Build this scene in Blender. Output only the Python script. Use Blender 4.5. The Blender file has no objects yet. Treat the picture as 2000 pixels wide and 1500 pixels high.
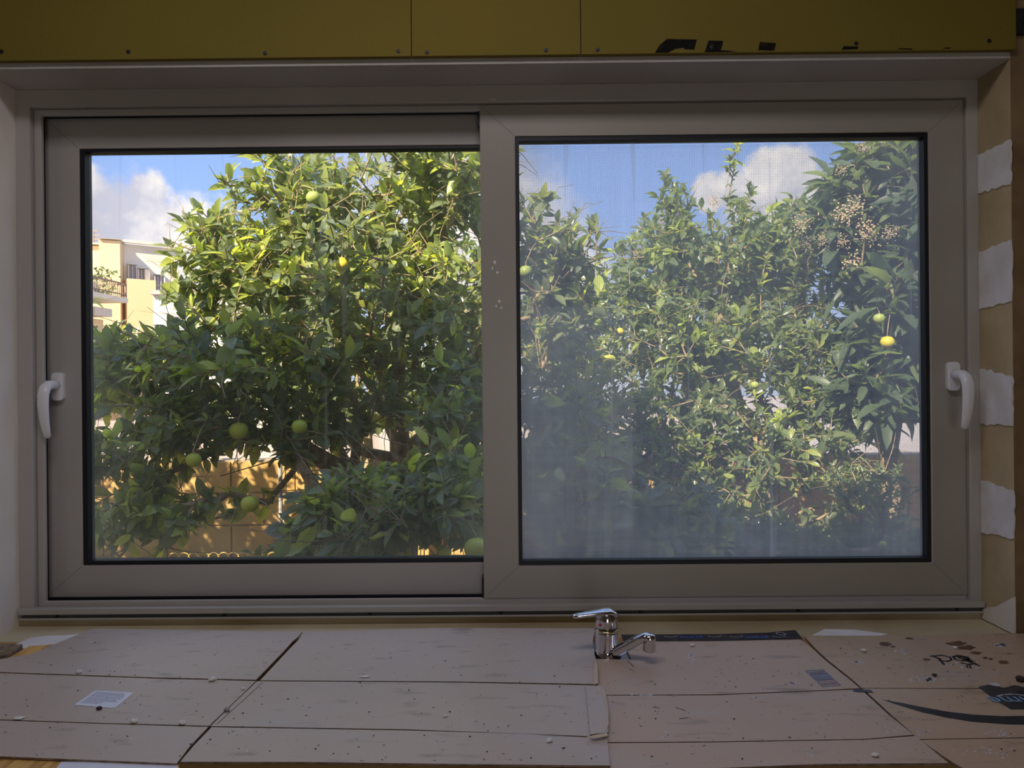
import bpy, bmesh, math, random
import numpy as np
from mathutils import Vector, Matrix, Euler
random.seed(7); rng = np.random.default_rng(7)
S = bpy.context.scene
COL = S.collection
R = math.radians

# ------------------------------------------------------------------ camera
F = 1400.0
CAM = Vector((0, 0, 1.41))
cd = bpy.data.cameras.new('camera'); cam = bpy.data.objects.new('camera', cd); COL.objects.link(cam)
cd.sensor_width = 36; cd.lens = 36 * F / 2000; cd.clip_start = 0.02; cd.clip_end = 500
RM = Matrix.Rotation(R(0.25), 3, 'Z') @ Matrix.Rotation(R(90.0), 3, 'X') @ Matrix.Rotation(R(-0.52), 3, 'Z')
cam.matrix_world = Matrix.Translation(CAM) @ RM.to_4x4()
S.camera = cam

def ray(px, py): return RM @ Vector(((px - 1000) / F, -(py - 750) / F, -1.0))
def atY(px, py, Y):
    d = ray(px, py); return CAM + d * ((Y - CAM.y) / d.y)
def atZ(px, py, Z):
    d = ray(px, py); return CAM + d * ((Z - CAM.z) / d.z)
RI = np.array(RM.transposed()); CN = np.array(CAM)
def project(P):
    q = (np.asarray(P) - CN) @ RI.T
    return 1000 + F * q[:, 0] / -q[:, 2], 750 - F * q[:, 1] / -q[:, 2], -q[:, 2]

# ------------------------------------------------------------------ exposure, sky, sun, lamps
S.view_settings.view_transform = 'Standard'; S.view_settings.look = 'None'
S.view_settings.exposure = 0.50; S.view_settings.gamma = 1.0
S.view_settings.use_curve_mapping = False
S.cycles.max_bounces = 10; S.cycles.transparent_max_bounces = 16
S.cycles.diffuse_bounces = 5; S.cycles.glossy_bounces = 4; S.cycles.transmission_bounces = 6
S.cycles.sample_clamp_indirect = 6
S.cycles.caustics_reflective = False; S.cycles.caustics_refractive = False

SUN_AZ, SUN_EL = 30, 38          # travels towards +Y and to the right
sd = bpy.data.lights.new('sun', 'SUN'); sd.energy = 8.8; sd.angle = R(0.6); sd.color = (1, 0.83, 0.60)
sun = bpy.data.objects.new('sun', sd); COL.objects.link(sun)
sv = Vector((math.sin(R(SUN_AZ)) * math.cos(R(SUN_EL)), math.cos(R(SUN_AZ)) * math.cos(R(SUN_EL)), -math.sin(R(SUN_EL))))
sun.rotation_euler = sv.to_track_quat('-Z', 'Y').to_euler(); sun.location = (-6, -6, 6)

# unseen area light added at the back opening to fill the room
ad = bpy.data.lights.new('back_fill_light', 'AREA'); ad.shape = 'RECTANGLE'; ad.size = 1.1; ad.size_y = 2.0
ad.energy = 3.8; ad.color = (1, 0.93, 0.80)
al = bpy.data.objects.new('back_fill_light', ad); COL.objects.link(al)
al.location = (0.5, -3.35, 1.1); al.rotation_euler = (R(90), 0, 0)
# unseen lamp added under the ceiling to brighten the worktop
cdl = bpy.data.lights.new('top_fill_light', 'AREA'); cdl.shape = 'RECTANGLE'; cdl.size = 1.2; cdl.size_y = 0.3
cdl.energy = 5.2; cdl.color = (0.98, 0.93, 1.0)
cl = bpy.data.objects.new('top_fill_light', cdl); COL.objects.link(cl)
cl.location = (-0.2, 0.55, 2.62)

W = bpy.data.worlds.new('sky'); S.world = W; W.use_nodes = True
nt = W.node_tree; N = nt.nodes; L = nt.links; N.clear()
def wn(t, **k):
    n = N.new(t)
    for a, b in k.items(): setattr(n, a, b)
    return n
wout = wn('ShaderNodeOutputWorld'); bg = wn('ShaderNodeBackground'); L.new(bg.outputs[0], wout.inputs[0])
tc = wn('ShaderNodeTexCoord'); sep = wn('ShaderNodeSeparateXYZ'); L.new(tc.outputs['Generated'], sep.inputs[0])
grad = wn('ShaderNodeValToRGB'); L.new(sep.outputs[2], grad.inputs[0])
e = grad.color_ramp.elements
e[0].position = 0.0; e[0].color = (0.52, 0.57, 0.68, 1)
e[1].position = 0.8; e[1].color = (0.25, 0.42, 0.88, 1)
a = e.new(0.18); a.color = (0.33, 0.47, 0.82, 1)
a = e.new(0.38); a.color = (0.24, 0.40, 0.82, 1)
nz = wn('ShaderNodeTexNoise'); nz.inputs['Scale'].default_value = 16; nz.inputs['Detail'].default_value = 7
nz.inputs['Roughness'].default_value = 0.55; L.new(tc.outputs['Generated'], nz.inputs['Vector'])
nb = wn('ShaderNodeTexNoise'); nb.inputs['Scale'].default_value = 2.4; nb.inputs['Detail'].default_value = 8
mpw = wn('ShaderNodeMapping'); mpw.inputs['Location'].default_value = (4.4, 4.4, 7.7); L.new(tc.outputs['Generated'], mpw.inputs[0])
L.new(mpw.outputs[0], nb.inputs['Vector'])
def wmath(op, a, b=None, c=None):
    n = wn('ShaderNodeMath', operation=op)
    for i, v in enumerate((a, b, c)):
        if v is None: continue
        if isinstance(v, (int, float)): n.inputs[i].default_value = v
        else: L.new(v, n.inputs[i])
    return n.outputs[0]
puff = None
for (px, py, r) in [(175, 385, .040), (235, 400, .046), (280, 385, .040), (300, 440, .052), (215, 470, .085), (330, 500, .060), (160, 440, .07),
                    (380, 540, .05), (1390, 378, .030), (1425, 372, .030), (1500, 345, .034), (1550, 345, .040), (1520, 400, .060), (1590, 400, .06), (1470, 420, .05),
                    (360, 490, .075), (420, 560, .09), (250, 560, .1), (180, 600, .1)]:
    d = ray(px, py).normalized()
    v = wn('ShaderNodeVectorMath', operation='DISTANCE'); L.new(tc.outputs['Generated'], v.inputs[0]); v.inputs[1].default_value = d
    q = wmath('SUBTRACT', 1.0, wmath('DIVIDE', v.outputs['Value'], r))
    puff = q if puff is None else wmath('MAXIMUM', puff, q)
pn = wmath('ADD', puff, wmath('MULTIPLY', wmath('SUBTRACT', nz.outputs[0], 0.5), 1.9))
mr = wn('ShaderNodeMapRange', interpolation_type='SMOOTHSTEP'); L.new(pn, mr.inputs[0]); mr.inputs[1].default_value = -0.02; mr.inputs[2].default_value = 0.38
mg = wn('ShaderNodeMapRange', interpolation_type='SMOOTHSTEP'); L.new(nb.outputs[0], mg.inputs[0]); mg.inputs[1].default_value = 0.50; mg.inputs[2].default_value = 0.61
cf = wmath('MAXIMUM', mr.outputs[0], mg.outputs[0])
cr = wn('ShaderNodeValToRGB'); L.new(nz.outputs[0], cr.inputs[0])
cr.color_ramp.elements[0].position = 0.38; cr.color_ramp.elements[0].color = (0.52, 0.51, 0.60, 1)
cr.color_ramp.elements[1].position = 0.62; cr.color_ramp.elements[1].color = (0.92, 0.85, 0.80, 1)
mx = wn('ShaderNodeMix', data_type='RGBA'); L.new(cf, mx.inputs[0]); L.new(grad.outputs[0], mx.inputs[6]); L.new(cr.outputs[0], mx.inputs[7])
L.new(mx.outputs[2], bg.inputs[0]); bg.inputs[1].default_value = 1.0

# ------------------------------------------------------------------ materials
MATS = {}
def lin(c): return tuple((x / 255 / 12.92 if x / 255 <= .04045 else ((x / 255 + .055) / 1.055) ** 2.4) for x in c)
def mat(name, col, rough=.6, metal=0, spec=.5, noise=None, bump=None, col2=None, stretch=(1, 1, 1), coat=0):
    """noise=(scale, low, high): mixes col -> col2; bump=(scale, strength)"""
    m = bpy.data.materials.new(name); m.use_nodes = True; nt = m.node_tree; b = nt.nodes['Principled BSDF']
    b.inputs['Base Color'].default_value = (*col, 1); b.inputs['Roughness'].default_value = rough
    b.inputs['Metallic'].default_value = metal; b.inputs['Specular IOR Level'].default_value = spec
    b.inputs['Coat Weight'].default_value = coat
    t = nt.nodes.new('ShaderNodeTexCoord'); mp = nt.nodes.new('ShaderNodeMapping'); mp.inputs['Scale'].default_value = stretch
    nt.links.new(t.outputs['Object'], mp.inputs[0])
    if noise or col2:
        noise = noise or (20, .35, .65)
        n = nt.nodes.new('ShaderNodeTexNoise'); n.inputs['Scale'].default_value = noise[0]; n.inputs['Detail'].default_value = 8
        nt.links.new(mp.outputs[0], n.inputs['Vector'])
        r = nt.nodes.new('ShaderNodeValToRGB'); nt.links.new(n.outputs[0], r.inputs[0])
        c2 = col2 or tuple(x * .75 for x in col)
        r.color_ramp.elements[0].position = noise[1]; r.color_ramp.elements[0].color = (*col, 1)
        r.color_ramp.elements[1].position = noise[2]; r.color_ramp.elements[1].color = (*c2, 1)
        nt.links.new(r.outputs[0], b.inputs['Base Color'])
    if bump:
        n = nt.nodes.new('ShaderNodeTexNoise'); n.inputs['Scale'].default_value = bump[0]; n.inputs['Detail'].default_value = 6
        nt.links.new(mp.outputs[0], n.inputs['Vector'])
        bp = nt.nodes.new('ShaderNodeBump'); bp.inputs['Strength'].default_value = bump[1]; bp.inputs['Distance'].default_value = .004
        nt.links.new(n.outputs[0], bp.inputs['Height']); nt.links.new(bp.outputs[0], b.inputs['Normal'])
    MATS[name] = m; return m

frame_m = mat('grey_white_pvc', (.48, .45, .42), .32, noise=(3, .3, .8), col2=(.42, .39, .36), bump=(220, .02))
sash2_m = mat('grey_beige_pvc', (.40, .37, .32), .30, noise=(2.5, .3, .8), col2=(.36, .33, .28))
seam_m = mat('seam', (.10, .09, .08), .8)
gask_shade_m = mat('black_gasket_and_gap_shade', (.006, .006, .012), .5)
handle_m = mat('white_handle_plastic', (.86, .86, .88), .28)
yellow_m = mat('yellow_board', (.21, .155, .016), .85, noise=(2.2, .3, .75), col2=(.17, .13, .014), bump=(160, .25))
blackp_m = mat('black_print', (.012, .011, .010), .9, spec=.1, noise=(40, .5, .7), col2=(.04, .032, .012))
screw_m = mat('black_screw', (.01, .01, .012), .5)
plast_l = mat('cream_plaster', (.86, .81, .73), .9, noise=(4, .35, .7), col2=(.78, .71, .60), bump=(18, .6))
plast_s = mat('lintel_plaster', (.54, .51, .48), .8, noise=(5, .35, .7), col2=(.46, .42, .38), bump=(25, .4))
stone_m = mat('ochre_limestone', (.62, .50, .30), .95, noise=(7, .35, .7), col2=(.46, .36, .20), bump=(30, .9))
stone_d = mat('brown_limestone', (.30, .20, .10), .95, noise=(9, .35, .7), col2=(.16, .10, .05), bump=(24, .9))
white_pl = mat('white_plaster_patch', (.86, .84, .84), .9, noise=(12, .4, .75), col2=(.70, .66, .62), bump=(50, .7))
sill_m = mat('dusty_sill', (.62, .54, .36), .85, noise=(3, .4, .65), col2=(.42, .33, .18), bump=(30, .5))
pale_pl = mat('pale_plaster_and_glint', (.85, .84, .86), .85, noise=(14, .35, .7), col2=(.72, .70, .66), bump=(60, .6))
room_m = mat('room_plaster', (.42, .37, .30), .95, noise=(3, .3, .7))
floor_m = mat('concrete_floor', (.30, .28, .26), .9, noise=(5, .3, .7))
work_m = mat('pine_worktop', (.50, .30, .10), .55, noise=(6, .3, .7), col2=(.36, .20, .06), stretch=(1, 14, 1), bump=(30, .2))
pine_m = mat('striped_pine', (.78, .47, .14), .55, noise=(9, .42, .6), col2=(.50, .27, .07), stretch=(12, 1.0, 1))
dark_m = mat('dark_cabinet', (.03, .025, .02), .8)
chrome_m = mat('chrome', (.80, .80, .84), .09, metal=1, noise=(14, .35, .8), col2=(.60, .59, .60))
steel_m = mat('steel_sink', (.72, .75, .82), .22, metal=1)
red_m = mat('red_dot', (.5, .01, .01), .3); blue_m = mat('blue_dot', (.01, .05, .5), .3)
paper_m = mat('paper_label', (.80, .85, .97), .6, noise=(30, .3, .9), col2=(.72, .77, .9))
ink_m = mat('grey_ink', (.25, .27, .36), .7)
black_m = mat('black_ink_and_dark_gap', (.010, .010, .014), .45, noise=(60, .4, .7), col2=(.03, .03, .035))
tape_m = mat('black_tape', (.012, .014, .022), .30, noise=(50, .45, .7), col2=(.06, .065, .08), stretch=(1, 4, 1))
bluet_m = mat('blue_print', (.05, .16, .55), .5)
whitet_m = mat('grey_white_print', (.45, .47, .52), .5)
crumb_m = mat('plaster_crumb_white', (.80, .78, .75), .9, bump=(200, .5))
crumbd_m = mat('dark_grit', (.05, .035, .025), .9)
stain_m = mat('brown_stain', (.11, .052, .022), .5, noise=(50, .45, .6), col2=(.20, .11, .05))
scuff_m = mat('white_scuff', (.62, .60, .62), .8)

def card_mat(name, c1, c2, spec=.85, rough=.46):
    m = bpy.data.materials.new(name); m.use_nodes = True; nt = m.node_tree; b = nt.nodes['Principled BSDF']
    K = nt.nodes.new; Lk = nt.links.new
    t = K('ShaderNodeTexCoord')
    def noise(scale, st, det=6):
        mp = K('ShaderNodeMapping'); mp.inputs['Scale'].default_value = st; Lk(t.outputs['Object'], mp.inputs[0])
        n = K('ShaderNodeTexNoise'); n.inputs['Scale'].default_value = scale; n.inputs['Detail'].default_value = det
        Lk(mp.outputs[0], n.inputs['Vector']); return n.outputs[0]
    def ramp(x, p0, p1, k0, k1):
        r = K('ShaderNodeMapRange'); Lk(x, r.inputs[0]); r.inputs[1].default_value = p0; r.inputs[2].default_value = p1
        r.inputs[3].default_value = k0; r.inputs[4].default_value = k1; return r.outputs[0]
    def mix(f, a, bb):
        x = K('ShaderNodeMix'); x.data_type = 'RGBA'
        if isinstance(f, float): x.inputs[0].default_value = f
        else: Lk(f, x.inputs[0])
        for i, v in ((6, a), (7, bb)):
            if isinstance(v, tuple): x.inputs[i].default_value = (*v, 1)
            else: Lk(v, x.inputs[i])
        return x.outputs[2]
    base = mix(ramp(noise(3, (1, 1, 1)), .35, .65, 0, 1), c1, c2)
    dust = ramp(noise(7, (1, 2, 1)), .55, .75, 0, .38)
    base = mix(dust, base, (.50, .47, .47))
    sm = ramp(noise(14, (1, 3, 1)), .60, .72, 0, .55)
    base = mix(sm, base, tuple(x * .45 for x in c1))
    sp = ramp(noise(120, (1, 1, 1), 2), .70, .74, 0, .8)
    base = mix(sp, base, (.06, .045, .035))
    sw = ramp(noise(95, (1, 1.6, 1), 3), .72, .77, 0, .7)
    base = mix(sw, base, (.66, .64, .66))
    # fine scratches
    sc = ramp(noise(18, (9, .8, 1), 8), .62, .70, 0, .22)
    base = mix(sc, base, (.55, .50, .44))
    Lk(base, b.inputs['Base Color']); b.inputs['Roughness'].default_value = rough; b.inputs['Specular IOR Level'].default_value = spec
    wv = K('ShaderNodeTexWave'); wv.bands_direction = 'X'; wv.inputs['Scale'].default_value = 62; wv.inputs['Distortion'].default_value = .3
    Lk(t.outputs['Object'], wv.inputs['Vector'])
    ad_ = K('ShaderNodeMath'); ad_.operation = 'MULTIPLY_ADD'; Lk(wv.outputs[1], ad_.inputs[0]); ad_.inputs[1].default_value = .07; Lk(noise(6, (1, 1, 1)), ad_.inputs[2])
    bp = K('ShaderNodeBump'); bp.inputs['Strength'].default_value = .22; bp.inputs['Distance'].default_value = .006
    Lk(ad_.outputs[0], bp.inputs['Height']); Lk(bp.outputs[0], b.inputs['Normal'])
    return m
card1_m = card_mat('cardboard_greyish', (.52, .43, .37), (.58, .485, .42))
card2_m = card_mat('cardboard_brown', (.54, .40, .30), (.60, .445, .34), .5)
card3_m = card_mat('cardboard_dirty', (.56, .40, .27), (.46, .33, .215), .4)
core_m = mat('cardboard_core', (.30, .22, .15), .9, noise=(80, .4, .6), col2=(.17, .12, .08))

def leaf_mat(name, dark, light, trans, objrand, rough=.30):
    m = bpy.data.materials.new(name); m.use_nodes = True; nt = m.node_tree; nt.nodes.clear(); K = nt.nodes.new; Lk = nt.links.new
    out = K('ShaderNodeOutputMaterial')
    if objrand:
        oi = K('ShaderNodeObjectInfo'); src = oi.outputs['Random']
    else:
        at = K('ShaderNodeAttribute'); at.attribute_name = 'tint'; src = at.outputs['Fac']
    r = K('ShaderNodeValToRGB'); Lk(src, r.inputs[0]); el = r.color_ramp.elements
    el[0].position = .12; el[0].color = (*dark, 1); el[1].position = 1; el[1].color = (*light, 1)
    k = el.new(.72); k.color = (*[(a * .72 + b * .28) for a, b in zip(dark, light)], 1)
    tcd = K('ShaderNodeTexCoord'); nz_ = K('ShaderNodeTexNoise'); nz_.inputs['Scale'].default_value = 35; Lk(tcd.outputs['Object'], nz_.inputs['Vector'])
    br = K('ShaderNodeMapRange'); Lk(nz_.outputs[0], br.inputs[0]); br.inputs[1].default_value = .3; br.inputs[2].default_value = .7; br.inputs[3].default_value = .75; br.inputs[4].default_value = 1.25
    mu = K('ShaderNodeVectorMath'); mu.operation = 'SCALE'; Lk(r.outputs[0], mu.inputs[0]); Lk(br.outputs[0], mu.inputs['Scale'])
    p = K('ShaderNodeBsdfPrincipled'); Lk(mu.outputs[0], p.inputs['Base Color']); p.inputs['Roughness'].default_value = rough
    p.inputs['Specular IOR Level'].default_value = .75
    tl = K('ShaderNodeBsdfTranslucent'); mt = K('ShaderNodeMix'); mt.data_type = 'RGBA'; mt.blend_type = 'MULTIPLY'; mt.inputs[0].default_value = 0
    hs = K('ShaderNodeVectorMath'); hs.operation = 'MULTIPLY'; Lk(mu.outputs[0], hs.inputs[0]); hs.inputs[1].default_value = trans
    Lk(hs.outputs[0], tl.inputs[0])
    ms = K('ShaderNodeMixShader'); ms.inputs[0].default_value = .48; Lk(p.outputs[0], ms.inputs[1]); Lk(tl.outputs[0], ms.inputs[2]); Lk(ms.outputs[0], out.inputs[0])
    return m
CIT = ((.175, .225, .165), (.52, .62, .15), (2.4, 2.2, .7))
leafS = leaf_mat('citrus_leaf_mass', *CIT, False); leafO = leaf_mat('citrus_leaf_single', *CIT, True)
CIT2 = ((.15, .205, .11), (.46, .54, .15), (2.2, 2.1, .9))
leaf2S = leaf_mat('citrus_back_mass', *CIT2, False); leaf2O = leaf_mat('citrus_back_single', *CIT2, True)
LOQ = ((.10, .15, .095), (.20, .27, .11), (2.2, 2.1, .9))
loqS = leaf_mat('loquat_leaf_mass', *LOQ, False, .45); loqO = leaf_mat('loquat_leaf_single', *LOQ, True, .45)
bark_m = mat('bark', (.46, .35, .22), .9, noise=(22, .35, .65), col2=(.27, .19, .11), bump=(40, .9))
barkl_m = mat('pale_twig_bark', (.50, .38, .24), .85, noise=(22, .35, .65), col2=(.24, .17, .10))
fruit_m = mat('green_orange_skin', (.42, .52, .06), .42, noise=(9, .35, .7), col2=(.60, .58, .06), bump=(260, .25))
fruity_m = mat('yellow_lemon_skin', (.80, .62, .03), .42, noise=(9, .35, .7), col2=(.55, .55, .05), bump=(220, .25))
fruitp_m = mat('pale_green_skin', (.38, .46, .12), .42, noise=(9, .35, .7), col2=(.28, .36, .07), bump=(220, .25))
blos_m = mat('loquat_blossom', (.60, .48, .33), .9, noise=(60, .4, .65), col2=(.36, .26, .15))
soil_m = mat('garden_soil', (.20, .13, .07), .95, noise=(4, .3, .7), bump=(14, .8))
pave_m = mat('pale_pavement', (.45, .40, .37), .9, noise=(4, .3, .7))
gwall_m = mat('ochre_garden_block', (.58, .38, .14), .9, noise=(5, .35, .7), col2=(.42, .25, .08), bump=(25, .7))
mort_m = mat('mortar', (.42, .32, .20), .95)
wwall_m = mat('white_wall', (.42, .38, .37), .9, noise=(2, .35, .7), col2=(.28, .23, .20))
by_m = mat('yellow_building', (.84, .70, .44), .9, noise=(.8, .35, .7), col2=(.80, .65, .38))
bo_m = mat('orange_building', (.84, .62, .36), .9, noise=(.9, .35, .7), col2=(.80, .57, .31))
bc_m = mat('cream_building', (.88, .80, .66), .9, noise=(.9, .35, .7))
bw_m = mat('white_building', (.70, .65, .61), .9)
bg_m = mat('grey_roof_tank', (.42, .44, .48), .7)
blind_m = mat('grey_blind', (.42, .42, .45), .6)
iron_m = mat('rusty_iron', (.34, .22, .14), .6)
brown_m = mat('brown_frame', (.34, .20, .10), .7)
plant_m = mat('balcony_plant', (.16, .22, .07), .8)
ext_m = mat('house_outer_render', (.60, .50, .36), .9)
postg_m = mat('grey_post', (.35, .35, .36), .6); bluec_m = mat('blue_cap', (.04, .12, .50), .5)
wire_m = mat('yellow_wire', (.62, .42, .12), .5)

def glass_mat(name, alpha_lo, alpha_hi, x0, x1, z0, z1, edge, col, moire):
    m = bpy.data.materials.new(name); m.use_nodes = True; nt = m.node_tree; nt.nodes.clear(); K = nt.nodes.new; Lk = nt.links.new
    def M(op, a, b=None, c=None):
        n = K('ShaderNodeMath'); n.operation = op
        for i, v in enumerate((a, b, c)):
            if v is None: continue
            if isinstance(v, (int, float)): n.inputs[i].default_value = v
            else: Lk(v, n.inputs[i])
        return n.outputs[0]
    def MR(x, a, b, c, d):
        r = K('ShaderNodeMapRange'); r.interpolation_type = 'SMOOTHSTEP'; Lk(x, r.inputs[0])
        for i, v in enumerate((a, b, c, d)): r.inputs[i + 1].default_value = v
        return r.outputs[0]
    out = K('ShaderNodeOutputMaterial'); t = K('ShaderNodeTexCoord'); sp = K('ShaderNodeSeparateXYZ'); Lk(t.outputs['Object'], sp.inputs[0])
    def noise(scale, st, det=5):
        mp = K('ShaderNodeMapping'); mp.inputs['Scale'].default_value = st; Lk(t.outputs['Object'], mp.inputs[0])
        n = K('ShaderNodeTexNoise'); n.inputs['Scale'].default_value = scale; n.inputs['Detail'].default_value = det
        Lk(mp.outputs[0], n.inputs['Vector']); return n.outputs[0]
    big = noise(2.3, (1, 1, 1)); streak = noise(60, (1, 1, .035), 4); drip = noise(48, (1, 1, .03), 2); hz = noise(70, (.07, 1, 1), 4)
    x, z = sp.outputs[0], sp.outputs[2]
    el = MR(x, x0, x0 + .13, 1, 0); er = MR(x, x1 - .16, x1, 0, 1); eb = MR(z, z0, z0 + .16, .6, 0); et = MR(z, z1 - .08, z1, 0, .45)
    ed = M('MINIMUM', M('ADD', M('ADD', el, er), M('ADD', eb, et)), 1.4)
    a = M('ADD', alpha_lo, M('MULTIPLY', ed, edge))
    a = M('ADD', a, M('MULTIPLY', M('SUBTRACT', big, .5), (alpha_hi - alpha_lo) * 1.6))
    a = M('ADD', a, M('MULTIPLY', M('SUBTRACT', streak, .5), (alpha_hi - alpha_lo) * .9))
    a = M('ADD', a, MR(drip, .66, .72, 0, (alpha_hi - alpha_lo) * .9))
    if moire: a = M('ADD', a, M('MULTIPLY', M('SUBTRACT', hz, .5), (alpha_hi - alpha_lo) * .7))
    a = M('MAXIMUM', M('MINIMUM', a, .92), .0)
    tr = K('ShaderNodeBsdfTransparent'); tr.inputs[0].default_value = (.95, .97, .97, 1)
    gl = K('ShaderNodeBsdfGlossy'); gl.inputs['Roughness'].default_value = .02
    lw = K('ShaderNodeFresnel'); lw.inputs[0].default_value = 1.45
    m1 = K('ShaderNodeMixShader'); Lk(M('MULTIPLY', lw.outputs[0], .8), m1.inputs[0]); Lk(tr.outputs[0], m1.inputs[1]); Lk(gl.outputs[0], m1.inputs[2])
    tl = K('ShaderNodeBsdfTranslucent'); tl.inputs[0].default_value = (*col, 1); df = K('ShaderNodeBsdfDiffuse'); df.inputs[0].default_value = (*col, 1)
    m0 = K('ShaderNodeMixShader'); m0.inputs[0].default_value = .25; Lk(tl.outputs[0], m0.inputs[1]); Lk(df.outputs[0], m0.inputs[2])
    m2 = K('ShaderNodeMixShader'); Lk(a, m2.inputs[0]); Lk(m1.outputs[0], m2.inputs[1]); Lk(m0.outputs[0], m2.inputs[2]); Lk(m2.outputs[0], out.inputs[0])
    return m

# ------------------------------------------------------------------ geometry helpers
def link(name, me, m=None, parent=None):
    o = bpy.data.objects.new(name, me); COL.objects.link(o)
    if m is not None and hasattr(me, 'materials'):
        for k in (m if isinstance(m, (list, tuple)) else [m]): me.materials.append(k)
    if parent is not None:
        o.parent = parent
        p, off = parent, Vector((0, 0, 0))
        while p is not None: off += p.location; p = p.parent
        o.location = -off
    return o
def tag(o, label=None, cat=None, group=None, kind=None):
    for k, v in (('label', label), ('category', cat), ('group', group), ('kind', kind)):
        if v: o[k] = v
    return o
def empty(name, loc, label=None, cat=None, group=None, kind=None):
    o = bpy.data.objects.new(name, None); COL.objects.link(o); o.location = loc; o.empty_display_size = .05
    return tag(o, label, cat, group, kind)
def bmobj(name, bm, m, parent=None, smooth=False, bevel=0):
    bmesh.ops.recalc_face_normals(bm, faces=bm.faces)
    if bevel:
        bmesh.ops.bevel(bm, geom=[e_ for e_ in bm.edges if e_.calc_face_angle(0) > .5], offset=bevel, segments=2, profile=.6, affect='EDGES', clamp_overlap=True)
    me = bpy.data.meshes.new(name); bm.to_mesh(me); bm.free()
    if smooth:
        me.polygons.foreach_set('use_smooth', [True] * len(me.polygons))
    return link(name, me, m, parent)
def box(bm, x0, x1, y0, y1, z0, z1):
    v = [bm.verts.new(p) for p in ((x0, y0, z0), (x1, y0, z0), (x1, y1, z0), (x0, y1, z0), (x0, y0, z1), (x1, y0, z1), (x1, y1, z1), (x0, y1, z1))]
    for f in ((0, 3, 2, 1), (4, 5, 6, 7), (0, 1, 5, 4), (1, 2, 6, 5), (2, 3, 7, 6), (3, 0, 4, 7)): bm.faces.new([v[i] for i in f])
def prism(bm, pts, vec):
    a = [bm.verts.new(p) for p in pts]; b = [bm.verts.new(Vector(p) + Vector(vec)) for p in pts]; n = len(pts)
    bm.faces.new(a); bm.faces.new(b[::-1])
    for i in range(n): bm.faces.new((a[i], b[i], b[(i + 1) % n], a[(i + 1) % n]))
def ring_frame(bm, X0, X1, Z0, Z1, w, y0, y1):
    """mitred rectangular frame; w=(left,right,bottom,top)"""
    l, r, b, t = w
    o = [(X0, Z0), (X1, Z0), (X1, Z1), (X0, Z1)]; i = [(X0 + l, Z0 + b), (X1 - r, Z0 + b), (X1 - r, Z1 - t), (X0 + l, Z1 - t)]
    V = {}
    for k in range(4):
        V['of', k] = bm.verts.new((o[k][0], y0, o[k][1])); V['if', k] = bm.verts.new((i[k][0], y0, i[k][1]))
        V['ob', k] = bm.verts.new((o[k][0], y1, o[k][1])); V['ib', k] = bm.verts.new((i[k][0], y1, i[k][1]))
    for k in range(4):
        n = (k + 1) % 4
        for a_, b_ in (('of', 'if'), ('ib', 'ob'), ('if', 'ib'), ('ob', 'of')):
            bm.faces.new((V[a_, k], V[a_, n], V[b_, n], V[b_, k]))
def sweep(bm, pts, rad, sides=12, up=(0, 0, 1), cap=True):
    """pts list of Vector; rad list of (ra, rb); ra along side vector, rb along up'"""
    pts = [Vector(p) for p in pts]; rings = []; n = len(pts); up = Vector(up)
    for i, p in enumerate(pts):
        t = (pts[min(i + 1, n - 1)] - pts[max(i - 1, 0)]).normalized()
        s = t.cross(up)
        if s.length < 1e-4: s = t.cross(Vector((0, 1, 0.01)))
        s.normalize(); u = s.cross(t)
        ra, rb = rad[i] if isinstance(rad[i], tuple) else (rad[i], rad[i])
        rings.append([bm.verts.new(p + s * ra * math.cos(2 * math.pi * k / sides) + u * rb * math.sin(2 * math.pi * k / sides)) for k in range(sides)])
    for a, b in zip(rings, rings[1:]):
        for k in range(sides): bm.faces.new((a[k], a[(k + 1) % sides], b[(k + 1) % sides], b[k]))
    if cap: bm.faces.new(rings[0][::-1]); bm.faces.new(rings[-1])
def lathe(bm, prof, c, sides=28):
    rings = []
    for r, z in prof:
        rings.append([bm.verts.new((c[0] + r * math.cos(2 * math.pi * k / sides), c[1] + r * math.sin(2 * math.pi * k / sides), c[2] + z)) for k in range(sides)])
    for a, b in zip(rings, rings[1:]):
        for k in range(sides): bm.faces.new((a[k], a[(k + 1) % sides], b[(k + 1) % sides], b[k]))
    bm.faces.new(rings[0][::-1]); bm.faces.new(rings[-1])
def blob(bm, c, r, sub=2, jit=0.0, sc=(1, 1, 1)):
    res = bmesh.ops.create_icosphere(bm, subdivisions=sub, radius=1)
    for v in res['verts']:
        k = r * (1 + random.uniform(-jit, jit)); v.co = Vector(c) + Vector((v.co.x * sc[0], v.co.y * sc[1], v.co.z * sc[2])) * k
def ribbon(bm, pts, w, z, dz=.0004):
    """flat inked line through world xy pts"""
    for a, b in zip(pts, pts[1:]):
        a, b = Vector(a[:2]), Vector(b[:2]); d = (b - a)
        if d.length < 1e-6: continue
        d.normalize(); s = Vector((-d.y, d.x)) * w / 2; a = a - d * w * .3; b = b + d * w * .3
        prism(bm, [(*(a + s), z), (*(b + s), z), (*(b - s), z), (*(a - s), z)], (0, 0, dz))
def rough_poly(pts, amp, n=6):
    out = []
    for i, a in enumerate(pts):
        b = pts[(i + 1) % len(pts)]
        for k in range(n):
            t = k / n; p = Vector(a).lerp(Vector(b), t)
            if k: p += Vector([random.uniform(-amp, amp) for _ in range(len(p))])
            out.append(p)
    return out

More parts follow.
